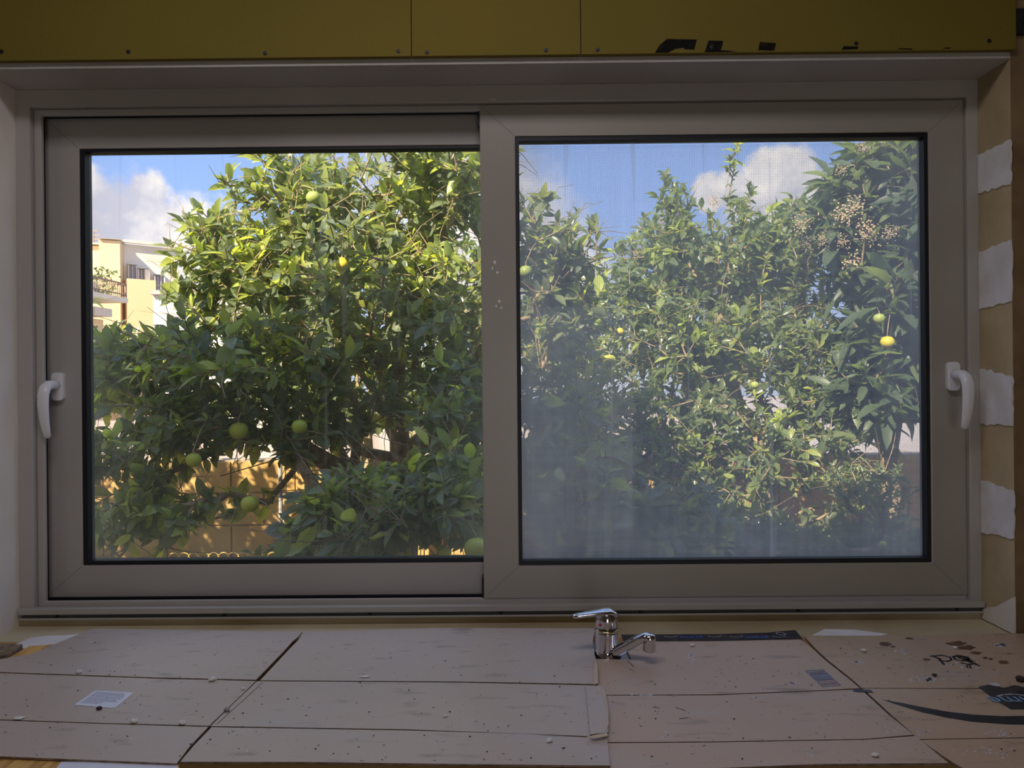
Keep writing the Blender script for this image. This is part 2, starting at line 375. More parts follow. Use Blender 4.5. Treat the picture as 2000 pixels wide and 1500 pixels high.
# ------------------------------------------------------------------ planes
YW, YF, YR, YLS = 1.44, 1.54, 1.562, 1.590
ZC = 0.90                                   # worktop surface
XL = atY(34, 700, YF).x; XR = atY(1915, 700, YF).x
ZT = atY(1000, 165, YF).z; ZS = ZC - .003
ZFB = atY(1000, 1199, YF).z                 # underside of the window frame
YO = 1.74                                   # outer face of the wall
CEIL = 2.72; RX0, RX1 = -2.2, 1.95
ZG = 0.0                                    # ground

# ------------------------------------------------------------------ room shell
fw = empty('wall_front', (0, YW, 0), 'plastered and bare stone wall around the wide window opening', 'wall', kind='structure')
bm = bmesh.new(); box(bm, -3.9, XL, YW, YO, 0, CEIL); bmobj('side_wall', bm, plast_l, fw)['label'] = 'cream plastered left side'
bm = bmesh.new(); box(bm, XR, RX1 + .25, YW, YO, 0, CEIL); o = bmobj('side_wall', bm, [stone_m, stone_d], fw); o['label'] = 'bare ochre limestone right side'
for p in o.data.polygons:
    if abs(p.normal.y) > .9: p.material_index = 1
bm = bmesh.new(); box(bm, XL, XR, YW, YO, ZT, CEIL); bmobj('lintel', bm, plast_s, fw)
bm = bmesh.new(); box(bm, XL, XR, YW, YF, 0, ZS); box(bm, XL, XR, YF, YO, 0, ZFB); bmobj('wall_below_window', bm, sill_m, fw)
# white plaster patches on the right reveal and its arris
for (ya, yb, yc, yd) in ((303, 378, 272, 360), (492, 605, 468, 588), (720, 828, 735, 832), (938, 1040, 958, 1052)):
    P = [Vector((XR, YF - .001, atY(1915, ya, YF).z)), Vector((XR, YW, atY(1983, yc, YW).z)), Vector((XR, YW, atY(1983, yd, YW).z)), Vector((XR, YF - .001, atY(1915, yb, YF).z))]
    pts = []
    for i in range(4):
        a, b = P[i], P[(i + 1) % 4]
        for k in range(9):
            q = a.lerp(b, k / 9)
            if k and i in (0, 2): q = q + Vector((0, 0, random.uniform(-.003, .003)))
            if k and i == 1: q = q + Vector((0, random.uniform(-.004, .001), 0))
            pts.append(q)
    bm = bmesh.new(); prism(bm, pts, (-.003, 0, 0)); bmobj('plaster_patch', bm, white_pl, fw)
bm = bmesh.new()
pts = [Vector((XR, YW - .002, ZC + .0)), Vector((XR, YW - .002, ZC + .075)), Vector((XR, YW + .05, ZC + .04)), Vector((XR, YF - .002, ZC + .02)), Vector((XR, YF - .002, ZC))]
prism(bm, pts, (-.004, 0, 0)); bmobj('plaster_patch', bm, plast_l, fw)['label'] = 'beige smear in the bottom corner'
# yellow boards above the window
zb0 = atY(500, 117, YW - .0125).z; zb1 = CEIL - .01
ztilt = (atY(1970, 97, YW - .0125).z - atY(0, 117, YW - .0125).z)
xs = [-2.2, atY(805, 60, YW).x, atY(1133, 60, YW).x, atY(1977, 60, YW).x]
scr = [(3, 101), (251, 101), (518, 104), (778, 100), (834, 102), (1066, 98), (1167, 97), (1390, 92), (1672, 85), (1932, 80)]
panels = []
for i in range(3):
    x0, x1 = xs[i] + .0008, xs[i + 1] - .0008
    def bz(x): return atY(1000, 112, YW - .0125).z + (0.0 if x < 0 else 0.0)
    bm = bmesh.new(); z = atY(1000, 107.5, YW - .0125).z
    prism(bm, [(x0, YW - .0125, z), (x1, YW - .0125, z), (x1, YW - .0125, zb1), (x0, YW - .0125, zb1)], (0, .0122, 0))
    o = bmobj('board_panel', bm, yellow_m, fw, bevel=.0008); panels.append((x0, x1, o))
sm = None
for px, py in scr:
    p = atY(px, py, YW - .0125)
    if sm is None:
        bm = bmesh.new(); lathe(bm, [(.0008, -.0004), (.0042, 0), (.0042, .0008), (.0016, .0012)], (0, 0, 0), 12)
        bmesh.ops.rotate(bm, verts=bm.verts, matrix=Matrix.Rotation(R(90), 3, 'X'))
        sm = bpy.data.meshes.new('screw'); bm.to_mesh(sm); bm.free(); sm.materials.append(screw_m)
    pr = next((q[2] for q in panels if q[0] - .02 <= p.x <= q[1] + .02), panels[0][2])
    o = bpy.data.objects.new('screw', sm); COL.objects.link(o); o.parent = pr
    o.location = Vector((p.x, p.y, p.z)) - fw.location - pr.location
# cut off printed lettering on the right board
letters = [[(1279, 107), (1288, 88), (1303, 76), (1361, 77), (1356, 97), (1337, 96), (1335, 93), (1318, 96), (1308, 101), (1305, 107)],
           [(1376, 105), (1384, 79), (1413, 80), (1408, 98), (1425, 99), (1440, 102), (1433, 105)],
           [(1481, 98), (1484, 82), (1516, 84), (1512, 99)],
           [(1644, 97), (1648, 90), (1677, 91), (1675, 96)],
           [(1752, 96), (1758, 94), (1783, 95), (1780, 97)], [(1841, 95), (1845, 93), (1858, 93), (1856, 95)]]
bm = bmesh.new()
for lt in letters:
    dz = 0
    q = [atY(a, b, YW - .0128) for a, b in lt]; zmin = atY(1000, 107.5, YW - .0125).z + .001
    prism(bm, [Vector((v.x, v.y, max(v.z, zmin))) for v in q], (0, .0006, 0))
bmobj('printed_lettering', bm, blackp_m, panels[2][2])
bm = bmesh.new(); a = atY(1979, 70, YW); b = atY(2000, 20, YW)
box(bm, a.x, a.x + .14, YW - .008, YW - .0002, a.z, b.z); bmobj('end_gap_patch', bm, black_m, fw)  # black block paints in the dark gap at the board's end

bm = bmesh.new(); box(bm, RX0 - .25, RX0, -3.6, YW, 0, CEIL); tag(bmobj('wall_left', bm, room_m), 'left wall of the unlit room', 'wall', kind='structure')
bm = bmesh.new(); box(bm, RX1, RX1 + .25, -3.6, YW, 0, CEIL); tag(bmobj('wall_right', bm, stone_d), 'right stone wall of the unlit room', 'wall', kind='structure')
bm = bmesh.new(); box(bm, RX0, -.1, -3.6, -3.4, 0, CEIL); box(bm, 1.1, RX1, -3.6, -3.4, 0, CEIL); box(bm, -.1, 1.1, -3.6, -3.4, 2.12, CEIL)
tag(bmobj('wall_back', bm, room_m), 'back wall of the room with a doorway', 'wall', kind='structure')
bm = bmesh.new(); box(bm, RX0 - .25, RX1 + .25, -3.6, YW, -.12, 0); tag(bmobj('floor', bm, floor_m), 'bare concrete floor of the room', 'floor', kind='structure')
bm = bmesh.new(); box(bm, -3.9, RX1 + 5, -3.6, YO + .02, CEIL, CEIL + .17)
tag(bmobj('ceiling', bm, room_m), 'concrete ceiling and roof slab over the room', 'ceiling', kind='structure')
bm = bmesh.new(); box(bm, -3.9, RX0 - .25, -3.6, YW, 0, CEIL); tag(bmobj('wall_outer', bm, ext_m), 'outer masonry beside the room', 'wall', kind='structure')
bm = bmesh.new(); box(bm, RX1 + .25, RX1 + 5, 1.0, YO, 0, CEIL); tag(bmobj('wall_outer', bm, ext_m), 'outer masonry of the house further right', 'wall', kind='structure')

# ------------------------------------------------------------------ window
wd = empty('window_1', (0, YF, ZFB), 'wide two-sash sliding window in a grey-white plastic frame', 'window', kind='structure')
# frame: outer body, raised lip round the tracks
gx0 = atY(62, 700, YF).x; gx1 = atY(1892, 700, YF).x; gz1 = atY(1000, 199, YF).z
bm = bmesh.new()
zin = atY(500, 1187, YF).z
ring_frame(bm, XL, XR, ZFB, ZT, (gx0 - XL, XR - gx1, atY(500, 1187, 1.535).z - ZFB, ZT - gz1), YF, YF + .022)
ring_frame(bm, XL + .0005, XR - .0005, ZFB + .0005, ZT - .0005, (.004, .004, .012, .004), YF + .0222, 1.70)
bmobj('outer_frame', bm, frame_m, wd, bevel=.0015)
lx0 = atY(84, 700, YF + .012).x; lz1 = atY(500, 221, YF + .012).z; lz0 = atY(500, 1168, YF + .022).z
bm = bmesh.new()
zl = atY(500, 1178, YF + .022).z
ring_frame(bm, gx0 + .0006, gx1 - .0006, zin - .001, gz1 - .0006, (lx0 - gx0, .006, lz0 - zin, gz1 - lz1), YF + .012, YF + .0215)
bmobj('track_lip', bm, frame_m, wd, bevel=.0025)
bm = bmesh.new(); sx0 = atY(76, 700, 1.588).x; sz1 = atY(500, 214, 1.588).z; ring_frame(bm, sx0, gx1 - .01, lz0 - .030, sz1, (atY(92, 700, 1.588).x - sx0, .005, .028, sz1 - atY(500, 228, 1.588).z), 1.582, 1.588); bmobj('gap_shade_strip', bm, gask_shade_m, wd)  # black ring paints in the shadow of the gap round the left sash
# bottom track: face, dark groove with screws, lower lip
za, zb_, zc_, zd_ = [atY(1000, v, 1.53).z for v in (1183, 1193.5, 1201.5, 1205)]
bm = bmesh.new(); box(bm, XL + .004, XR - .002, 1.528, YF, zb_, za + .0005); box(bm, XL + .004, XR - .002, 1.530, YF, zd_, zc_)
bmobj('bottom_track', bm, frame_m, wd, bevel=.001)
bm = bmesh.new(); box(bm, XL + .006, XR - .004, 1.5375, YF, zc_, zb_); bmobj('groove', bm, mat('groove_grey', (.12, .12, .11), .7), wd)
for px in (110, 437, 722, 978, 1252, 1560, 1870):
    p = atY(px, 1197 + (1000 - px) * .008, 1.535); bm = bmesh.new(); lathe(bm, [(.003, 0), (.0045, .001), (.003, .003)], (0, 0, 0), 10)
    bmesh.ops.rotate(bm, verts=bm.verts, matrix=Matrix.Rotation(R(90), 3, 'X')); bmesh.ops.translate(bm, verts=bm.verts, vec=(p.x, 1.5375, (zb_ + zc_) / 2))
    bmobj('screw', bm, screw_m, wd)

def make_sash(px0, px1, pyt, pyb, gx, gy, Yf, ym, label, m, gw):
    """outer pixel box, gasket outer pixel box"""
    X0, X1 = atY(px0, 700, Yf).x, atY(px1, 700, Yf).x; Zt, Zb = atY(*pyt, Yf).z, atY(*pyb, Yf).z
    A0, A1 = atY(gx[0], 700, Yf).x, atY(gx[1], 700, Yf).x; B1, B0 = atY(*gy[0], Yf).z, atY(*gy[1], Yf).z
    bm = bmesh.new(); ring_frame(bm, X0, X1, Zb, Zt, (A0 - X0, X1 - A1, B0 - Zb, Zt - B1), Yf, Yf + .036)
    s = bmobj('sash', bm, m, wd, bevel=.0022); s['label'] = label
    bm = bmesh.new(); ring_frame(bm, A0, A1, B0, B1, (gw[0], gw[0], gw[1], gw[2]), Yf + .003, Yf + .03); bmobj('gasket', bm, gask_shade_m, s)
    bm = bmesh.new()
    for (ax, az, bx, bz_) in ((X0, Zb, A0, B0), (X1, Zb, A1, B0), (X0, Zt, A0, B1), (X1, Zt, A1, B1)):
        d = Vector((bx - ax, bz_ - az)); n = Vector((-d.y, d.x)).normalized() * .00045; a_ = Vector((ax, az)) + d * .10; b_ = Vector((bx, bz_)) - d * .02
        prism(bm, [(a_.x + n.x, Yf - .00015, a_.y + n.y), (b_.x + n.x, Yf - .00015, b_.y + n.y), (b_.x - n.x, Yf - .00015, b_.y - n.y), (a_.x - n.x, Yf - .00015, a_.y - n.y)], (0, .0003, 0))
    bmobj('corner_seam', bm, mat('weld_seam', (.22, .20, .17), .8), s)
    return s, (A0 + gw[0], A1 - gw[0], B0 + gw[1], B1 - gw[2])
s1, g1 = make_sash(80, 1010, (500, 216), (500, 1169), (158, 975), ((500, 287), (500, 1102)), YLS, 0, 'left sash, set back behind the right one', frame_m, (.0105, .0095, .006))
s2, g2 = make_sash(941, 1886, (1400, 200), (1400, 1166), (1010, 1817), ((1400, 262), (1400, 1102)), YR - .012, 0, 'right sash on the room side', sash2_m, (.008, .010, .009))
for s, g, yy, al_, ah, ed, cl_, mo in ((s1, g1, YLS + .02, .055, .15, .10, (.95, .97, .82), False), (s2, g2, YR + .010, .27, .45, .15, (.90, .95, 1.0), True)):
    bm = bmesh.new(); box(bm, g[0] - .002, g[1] + .002, yy, yy + .004, g[2] - .002, g[3] + .002)
    bm.faces.ensure_lookup_table()
    gm = glass_mat('dusty_glass_' + ('right' if mo else 'left'), al_, ah, g[0], g[1], g[2], g[3], ed, cl_, mo)
    clear = bpy.data.materials.new('clear_glass_face'); clear.use_nodes = True; clear.node_tree.nodes.clear()
    t_ = clear.node_tree.nodes.new('ShaderNodeBsdfTransparent'); o_ = clear.node_tree.nodes.new('ShaderNodeOutputMaterial'); clear.node_tree.links.new(t_.outputs[0], o_.inputs[0])
    o = bmobj('glass_pane', bm, [gm, clear], s); o['label'] = 'hazy dust-streaked glass' if mo else 'mostly clear glass with faint streaks'
    for p in o.data.polygons:
        if p.normal.y > -.9: p.material_index = 1
# insect screen outside the right sash
scm = bpy.data.materials.new('insect_screen_mesh'); scm.use_nodes = True; nt_ = scm.node_tree; nt_.nodes.clear(); K = nt_.nodes.new
t_ = K('ShaderNodeTexCoord'); outm = K('ShaderNodeOutputMaterial'); tr_ = K('ShaderNodeBsdfTransparent'); d_ = K('ShaderNodeBsdfDiffuse'); d_.inputs[0].default_value = (.16, .19, .26, 1)
tl_ = K('ShaderNodeBsdfTranslucent'); tl_.inputs[0].default_value = (.42, .50, .72, 1); ms_ = K('ShaderNodeMixShader'); nt_.links.new(d_.outputs[0], ms_.inputs[1]); nt_.links.new(tl_.outputs[0], ms_.inputs[2])
ws = []
for dr, sc_ in (('X', 78), ('Z', 84)):
    wv = K('ShaderNodeTexWave'); wv.bands_direction = dr; wv.inputs['Scale'].default_value = sc_; wv.inputs['Distortion'].default_value = .8; wv.inputs['Detail Scale'].default_value = .02
    nt_.links.new(t_.outputs['Object'], wv.inputs['Vector']); ws.append(wv.outputs[1])
mm = K('ShaderNodeMath'); mm.operation = 'MAXIMUM'; nt_.links.new(ws[0], mm.inputs[0]); nt_.links.new(ws[1], mm.inputs[1])
rr = K('ShaderNodeMapRange'); nt_.links.new(mm.outputs[0], rr.inputs[0]); rr.inputs[1].default_value = .70; rr.inputs[2].default_value = .98; rr.inputs[4].default_value = .50
mx_ = K('ShaderNodeMixShader'); nt_.links.new(rr.outputs[0], mx_.inputs[0]); nt_.links.new(tr_.outputs[0], mx_.inputs[1]); nt_.links.new(ms_.outputs[0], mx_.inputs[2]); nt_.links.new(mx_.outputs[0], outm.inputs[0])
bm = bmesh.new(); X0, X1 = atY(985, 700, 1.68).x, atY(1850, 700, 1.68).x; Z0, Z1 = g2[2] - .03, g2[3] + .03
vs = [bm.verts.new(p) for p in ((X0, 1.68, Z0), (X1, 1.68, Z0), (X1, 1.68, Z1), (X0, 1.68, Z1))]; bm.faces.new(vs)
bmobj('insect_screen', bm, scm, wd)['label'] = 'fine mesh screen outside the right sash'
# black brush seals at the meeting stile
for (py0, py1) in ((211, 250), (1126, 1167)):
    z1_, z0_ = atY(938, py0, 1.557).z, atY(938, py1, 1.557).z; xx = atY(941, 700, YR - .012).x
    bm = bmesh.new(); prism(bm, [(xx, 1.553, z1_), (xx - .0045, 1.553, z1_ - .003), (xx - .0045, 1.553, z0_ + (.0 if py0 > 500 else .01)), (xx, 1.553, z0_)], (0, .03, 0)); bmobj('brush_seal', bm, gask_shade_m, wd)

def glint_or_scratch(px, py, w, h, Y, n=9):
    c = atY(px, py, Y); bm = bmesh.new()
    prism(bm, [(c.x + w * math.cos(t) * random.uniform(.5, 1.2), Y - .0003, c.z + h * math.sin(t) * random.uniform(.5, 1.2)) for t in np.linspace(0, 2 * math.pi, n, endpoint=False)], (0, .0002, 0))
    bmobj('glint_scratch_mark', bm, pale_pl, wd)
for a_ in ((966, 512, .004, .005), (971, 533, .0035, .004), (962, 524, .002, .006), (975, 588, .003, .004), (969, 598, .002, .003), (979, 601, .002, .003)): glint_or_scratch(*a_, YR - .012)  # pale spots painted in for bright reflections on the meeting stile
glint_or_scratch(962, 194, .010, .0008, YF)
def make_handle(c, side):
    """c: rosette centre on the sash face"""
    h = empty('handle', Vector(c)); h.parent = wd; h.location = Vector(c) - wd.location
    h['label'] = 'white lever handle of the ' + side + ' sash'
    cx, cy, cz = c
    bm = bmesh.new(); pr_ = []
    for qx, qz, a0 in ((1, 1, 0), (-1, 1, 90), (-1, -1, 180), (1, -1, 270)):
        for k in range(6): t_a = R(a0 + k * 18); pr_.append((cx + qx * .0045 + .009 * math.cos(t_a), cy + .0003, cz + qz * .022 + .009 * math.sin(t_a)))
    prism(bm, pr_, (0, -.011, 0))
    bmobj('rosette', bm, handle_m, h, bevel=.0015)
    bm = bmesh.new()
    pts = [(cx, cy - .010, cz + .004), (cx, cy - .026, cz + .004), (cx, cy - .040, cz + .003), (cx, cy - .051, cz - .004), (cx, cy - .057, cz - .018), (cx, cy - .058, cz - .040),
           (cx, cy - .055, cz - .066), (cx, cy - .050, cz - .090), (cx, cy - .045, cz - .106), (cx, cy - .043, cz - .111)]
    rad = [(.0095, .0095), (.0095, .0095), (.0105, .0105), (.0115, .0105), (.012, .0085), (.012, .007), (.0108, .0062), (.0092, .0055), (.0078, .005), (.0045, .003)]
    sweep(bm, pts, rad, 16, up=(0, -1, .0001))
    bmobj('lever', bm, handle_m, h, smooth=True)
p = atY(1858, 735, YR - .012); make_handle((p.x, YR - .012, p.z), 'right')
p = atY(117, 755, YLS); make_handle((p.x, YLS, p.z), 'left')

# ------------------------------------------------------------------ worktop, boards, sink
yfr = atZ(900, 1491, ZC).y
bm = bmesh.new(); X0, X1 = -1.42, 1.9
box(bm, X0, X1, yfr + .03, YW - .001, ZC - .038, ZC)
tag(bmobj('worktop', bm, work_m, bevel=.002), 'wooden worktop hidden under flattened cardboard below the window', 'worktop')
bm = bmesh.new(); box(bm, X0 + .03, X1 - .03, yfr + .06, YW - .002, .001, ZC - .039)
tag(bmobj('base_cabinet', bm, dark_m), 'dark base cabinet carrying the worktop', 'cabinet')
# pine board under the left carton
def Zp(px, py, z=ZC): v = atZ(px, py, z); return Vector((v.x, v.y, z))
bm = bmesh.new()
prism(bm, [Zp(58, 1267), Zp(140, 1262), Zp(330, 1300), Zp(352, 1530), Zp(-220, 1530), Zp(-60, 1335)], (0, 0, .0055))
tag(bmobj('pine_board', bm, pine_m), 'orange striped pine board sticking out under the left cardboard', 'board')
bm = bmesh.new(); prism(bm, [Zp(120, 1489, ZC + .0056), Zp(346, 1492, ZC + .0056), Zp(350, 1526, ZC + .0056), Zp(90, 1526, ZC + .0056)], (0, 0, .001))
tag(bmobj('paper_sheet', bm, paper_m), 'pale sheet poking out at the worktop front edge, under the left cardboard', 'paper')
bm = bmesh.new(); prism(bm, [Zp(-40, 1272), Zp(44, 1270), Zp(30, 1284), Zp(-60, 1312)], (0, 0, .012))
tag(bmobj('cardboard_scrap', bm, core_m), 'torn dark brown cardboard scrap in the far left worktop corner', 'cardboard')
bm = bmesh.new(); prism(bm, rough_poly([Zp(0, 1272), Zp(60, 1247), Zp(190, 1237), Zp(150, 1262), Zp(60, 1268)], .0015, 4), (0, 0, .002))
tag(bmobj('plaster_smear', bm, pale_pl), 'white plaster smear in the left corner of the sill', 'plaster')
bm = bmesh.new(); prism(bm, [Vector((v.x, v.y, ZS)) for v in (atZ(1610, 1230, ZS), atZ(1670, 1231, ZS), atZ(1735, 1240, ZS), atZ(1720, 1243, ZS), atZ(1585, 1243, ZS))], (0, 0, .0015))
tag(bmobj('plaster_smear', bm, pale_pl), 'bluish white plaster smear on the sill right of the black taped edge', 'plaster')
bm = bmesh.new(); a = Zp(1130, 1300); b = Zp(1250, 1255); box(bm, a.x, b.x, a.y, b.y, ZC + .0001, ZC + .0012)
tag(bmobj('sink_deck', bm, steel_m), 'steel sink rim showing through the cut-out beside the tap', 'sink')

# ------------------------------------------------------------------ flattened cartons
TH = .0035; Z2 = ZC + .0016; Z1 = ZC + .0062
def card(name, pts, z, m, parent, lift=None, inset=0):
    top = []
    for i, (px, py) in enumerate(pts):
        v = Zp(px, py, z + TH); top.append(v)
    bm = bmesh.new()
    cx = sum(v.x for v in top) / len(top); cy = sum(v.y for v in top) / len(top)
    prism(bm, [Vector((v.x, v.y, z)) for v in top], (0, 0, TH))
    bm.normal_update()
    o = bmobj(name, bm, [m, core_m], parent, bevel=.0006)
    for p in o.data.polygons:
        if abs(p.normal.z) < .5: p.material_index = 1
    return o
c1 = empty('flattened_carton', Zp(600, 1380, ZC), 'greyish flattened carton with slotted flaps on the left half of the worktop', 'cardboard')
card('flap', [(182, 1227), (380, 1231), (590, 1233.5), (583, 1243), (572, 1252), (552, 1274), (500, 1327.5), (300, 1323), (0, 1312.5), (-120, 1308), (60, 1277)], Z1, card1_m, c1)
card('flap', [(594, 1234), (850, 1226.5), (1163, 1227), (1158, 1250), (1162, 1282), (1167, 1336), (900, 1331), (508, 1328.5), (560, 1273), (588, 1244)], Z1, card1_m, c1)
card('side_panel', [(-124, 1309.5), (0, 1314.5), (300, 1325), (500, 1330), (455, 1373), (409, 1417.5), (200, 1412), (0, 1405), (-320, 1392)], Z1, card1_m, c1)
card('side_panel', [(502, 1330.2), (900, 1333), (1165, 1338.5), (1152, 1341), (1153, 1375), (1156, 1438), (800, 1424.5), (411, 1418), (457, 1373)], Z1, card1_m, c1)
card('flap', [(-325, 1394), (0, 1406.8), (200, 1413.6), (407, 1419.5), (372, 1456), (345, 1491), (0, 1477), (-420, 1462)], Z1, card1_m, c1)
card('flap', [(413, 1420), (800, 1426.5), (1020, 1433), (1155, 1440.5), (1186, 1441), (1192, 1495), (900, 1492), (600, 1488), (352, 1487.5), (378, 1456)], Z1, card1_m, c1)
o = card('glue_tab', [(1144, 1340.5), (1175, 1338), (1183, 1352), (1189, 1388), (1188, 1430), (1152, 1434.5)], Z1 + .0037, card1_m, c1); o['label'] = 'narrow glue tab at the right edge'
# ragged pale torn edges
bm = bmesh.new()
for pts in ([(1162, 1282), (1167, 1300), (1168, 1335), (1160, 1338), (1161, 1300)], [(1172, 1340), (1179, 1352), (1187, 1385), (1189, 1415), (1184, 1428), (1186, 1392), (1178, 1360)], [(1146, 1440), (1185, 1432), (1188, 1438), (1160, 1443)]):
    prism(bm, [Zp(a, b, Z1 + .0075) for a, b in pts], (0, 0, .0009))
bmobj('torn_edge', bm, mat('torn_paper', (.62, .50, .38), .9), c1)
# the gap between crease lines shows dark: thin creases
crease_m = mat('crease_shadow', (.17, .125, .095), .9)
def crease(lines, z, parent, w=.0013, m=crease_m, name='crease'):
    bm = bmesh.new()
    for ln in lines: ribbon(bm, [Zp(a, b, z) for a, b in ln], w, z, .0002)
    return bmobj(name, bm, m, parent)
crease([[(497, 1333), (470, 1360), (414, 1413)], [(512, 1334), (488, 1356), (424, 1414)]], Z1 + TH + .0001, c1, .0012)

c2 = empty('flattened_carton', Zp(1480, 1380, ZC), 'brown flattened carton with a black taped rear edge right of the tap', 'cardboard')
seam = [(1567, 1249), (1590, 1269), (1613, 1290), (1655, 1323), (1680, 1344), (1735, 1395), (1787, 1436), (1855, 1490)]
cut = [(1168, 1287), (1232, 1288), (1222, 1263), (1215, 1252)]
card('side_panel', [(1120, 1284)] + cut + [(1400, 1251), (1560, 1247)] + seam[1:5] + [(1600, 1348), (1400, 1356), (1160, 1357), (1100, 1357)], Z2, card2_m, c2)
card('side_panel', [(1100, 1358.6), (1400, 1357.6), (1600, 1349.6), (1682, 1346)] + [(1735, 1395), (1785, 1435)] + [(1690, 1443), (1400, 1448), (1100, 1450)], Z2, card2_m, c2)
card('flap', [(1090, 1452), (1400, 1449.6), (1690, 1444.6), (1788, 1437), (1853, 1490), (1600, 1492), (1400, 1500), (1080, 1507)], Z2, card2_m, c2)
c3 = empty('flattened_carton', Zp(1880, 1380, ZC), 'dirty brown flattened carton with black marker scrawl in the right corner', 'cardboard')
card('side_panel', [(1571, 1243), (1800, 1240), (2140, 1235), (2200, 1338), (1900, 1344), (1683, 1343.5), (1660, 1323), (1618, 1290), (1594, 1268)], Z2, card3_m, c3)
card('side_panel', [(1685, 1344.5), (1900, 1345.5), (2200, 1340), (2260, 1436), (2000, 1440), (1795, 1443.5), (1740, 1395)], Z2, card3_m, c3)
card('flap', [(1797, 1445), (2000, 1441.5), (2260, 1438), (2400, 1500), (1930, 1530), (1900, 1510), (1861, 1489)], Z2, card3_m, c3)

# black taped rear edge of carton 2 with printed words
zt = Z2 + TH + .0006
tp = empty('packing_tape', Zp(1390, 1245, ZC + .004), 'black packing tape strip with blue and white print along the rear edge', 'tape')
bm = bmesh.new(); prism(bm, [Zp(1213, 1240, zt), Zp(1400, 1239, zt), Zp(1500, 1236, zt), Zp(1553, 1231, zt), Zp(1568, 1248, zt), Zp(1400, 1251.5, zt), Zp(1218, 1252.5, zt)], (0, 0, .0007))
bmobj('tape_strip', bm, tape_m, tp)
def text(body, px, py, z, size, rz, m, parent, shear=0, ysc=1.0, name='printed_word', flip=False, ext=.0001):
    cu = bpy.data.curves.new('text', 'FONT'); cu.body = body; cu.size = size; cu.extrude = ext; cu.align_x = 'CENTER'; cu.align_y = 'CENTER'; cu.shear = shear; cu.resolution_u = 2
    o = bpy.data.objects.new('t', cu); COL.objects.link(o); dg = bpy.context.evaluated_depsgraph_get(); me = bpy.data.meshes.new_from_object(o.evaluated_get(dg))
    bpy.data.objects.remove(o); p = Zp(px, py, z)
    M = Matrix.Translation(p) @ Matrix.Rotation(rz, 4, 'Z') @ Matrix.Diagonal((-1 if flip else 1, ysc, 1, 1)); me.transform(M); me.materials.clear()
    return link(name, me, m, parent)
for i, (px, mm_) in enumerate(((1350, bluet_m), (1478, bluet_m))):
    text('prime', px, 1244.5, zt + .0009, .020, R(180), mm_, tp)
for cx_ in (1310, 1395, 1437, 1521):
    bm = bmesh.new(); c_ = Zp(cx_, 1242, zt + .0008); ribbon(bm, [(c_.x + .012 * math.cos(t), c_.y + .006 * math.sin(t)) for t in np.linspace(3.3, 6.2, 9)], .003, zt + .0008, .0002); bmobj('curved_arrow_print', bm, whitet_m, tp)
bm = bmesh.new(); c_ = Zp(1525, 1238.5, zt); ribbon(bm, [(c_.x + .009 * math.cos(t), c_.y + .007 * math.sin(t)) for t in np.linspace(0, 6.3, 12)], .0025, zt + .0008, .0002)
bmobj('curved_arrow_print', bm, whitet_m, tp)
# barcode label printed on carton 2
bcp = [(1574, 1310), (1608, 1308), (1641, 1338), (1606, 1341)]
bm = bmesh.new(); zi = Z2 + TH + .0002
q = [Zp(a, b, zi) for a, b in bcp]
ribbon(bm, [q[0], q[1], q[2], q[3], q[0]], .0022, zi)
for t, w in [(x / 100, ww) for x, ww in zip((10, 16, 22, 27, 33, 38, 43, 49, 54, 60, 65, 74, 84, 90), (2.2, 1.2, 2.6, 1.4, 3, 3.2, 3, 2.6, 3.2, 2.4, 1.0, 1.2, 1.8, 1.0))]:
    a = q[0].lerp(q[3], t); b = q[1].lerp(q[2], t); ribbon(bm, [a.lerp(b, .08), a.lerp(b, .92)], w * .001, zi)
bmobj('printed_barcode', bm, ink_m, c2)
# small black tape bit
bm = bmesh.new(); prism(bm, [Zp(1664, 1346, zi), Zp(1700, 1348, zi), Zp(1706, 1353, zi), Zp(1680, 1352, zi), Zp(1668, 1351, zi)], (0, 0, .0006))
tag(bmobj('tape_scrap', bm, mat('grey_tape', (.05, .05, .07), .5)), 'small dark grey tape scrap across the cardboard seam', 'tape')
# big printed curved arrow on carton 3
zi = Z2 + TH + .0001
top = [(1724, 1367), (1760, 1373), (1800, 1381), (1850, 1390), (1900, 1396), (1960, 1399), (2030, 1398), (2100, 1392)]
bot = [(2100, 1412), (2030, 1416), (1970, 1415), (1900, 1410), (1850, 1402), (1800, 1391), (1760, 1379)]
bm = bmesh.new(); prism(bm, [Zp(a, b, zi) for a, b in top + bot], (0, 0, .0003)); bmobj('printed_curve', bm, black_m, c3)
# marker scrawl
bm = bmesh.new()
def mk(l, w): ribbon(bm, [Zp(a, b, zi) for a, b in l], w, zi)
mk([(1822, 1281), (1834, 1287), (1844, 1298)], .0045); mk([(1818, 1282), (1840, 1280), (1856, 1284), (1858, 1289), (1850, 1292), (1835, 1290)], .004)
mk([(1872, 1280), (1862, 1283), (1866, 1288), (1880, 1291), (1893, 1289), (1890, 1284), (1876, 1281), (1872, 1284), (1896, 1294), (1912, 1300)], .0045)
mk([(1880, 1283), (1898, 1292)], .009); mk([(1878, 1295), (1892, 1298), (1906, 1296)], .004); mk([(1888, 1299), (1890, 1304)], .003); mk([(1894, 1299), (1896, 1305)], .003)
bmobj('marker_writing', bm, black_m, c3)
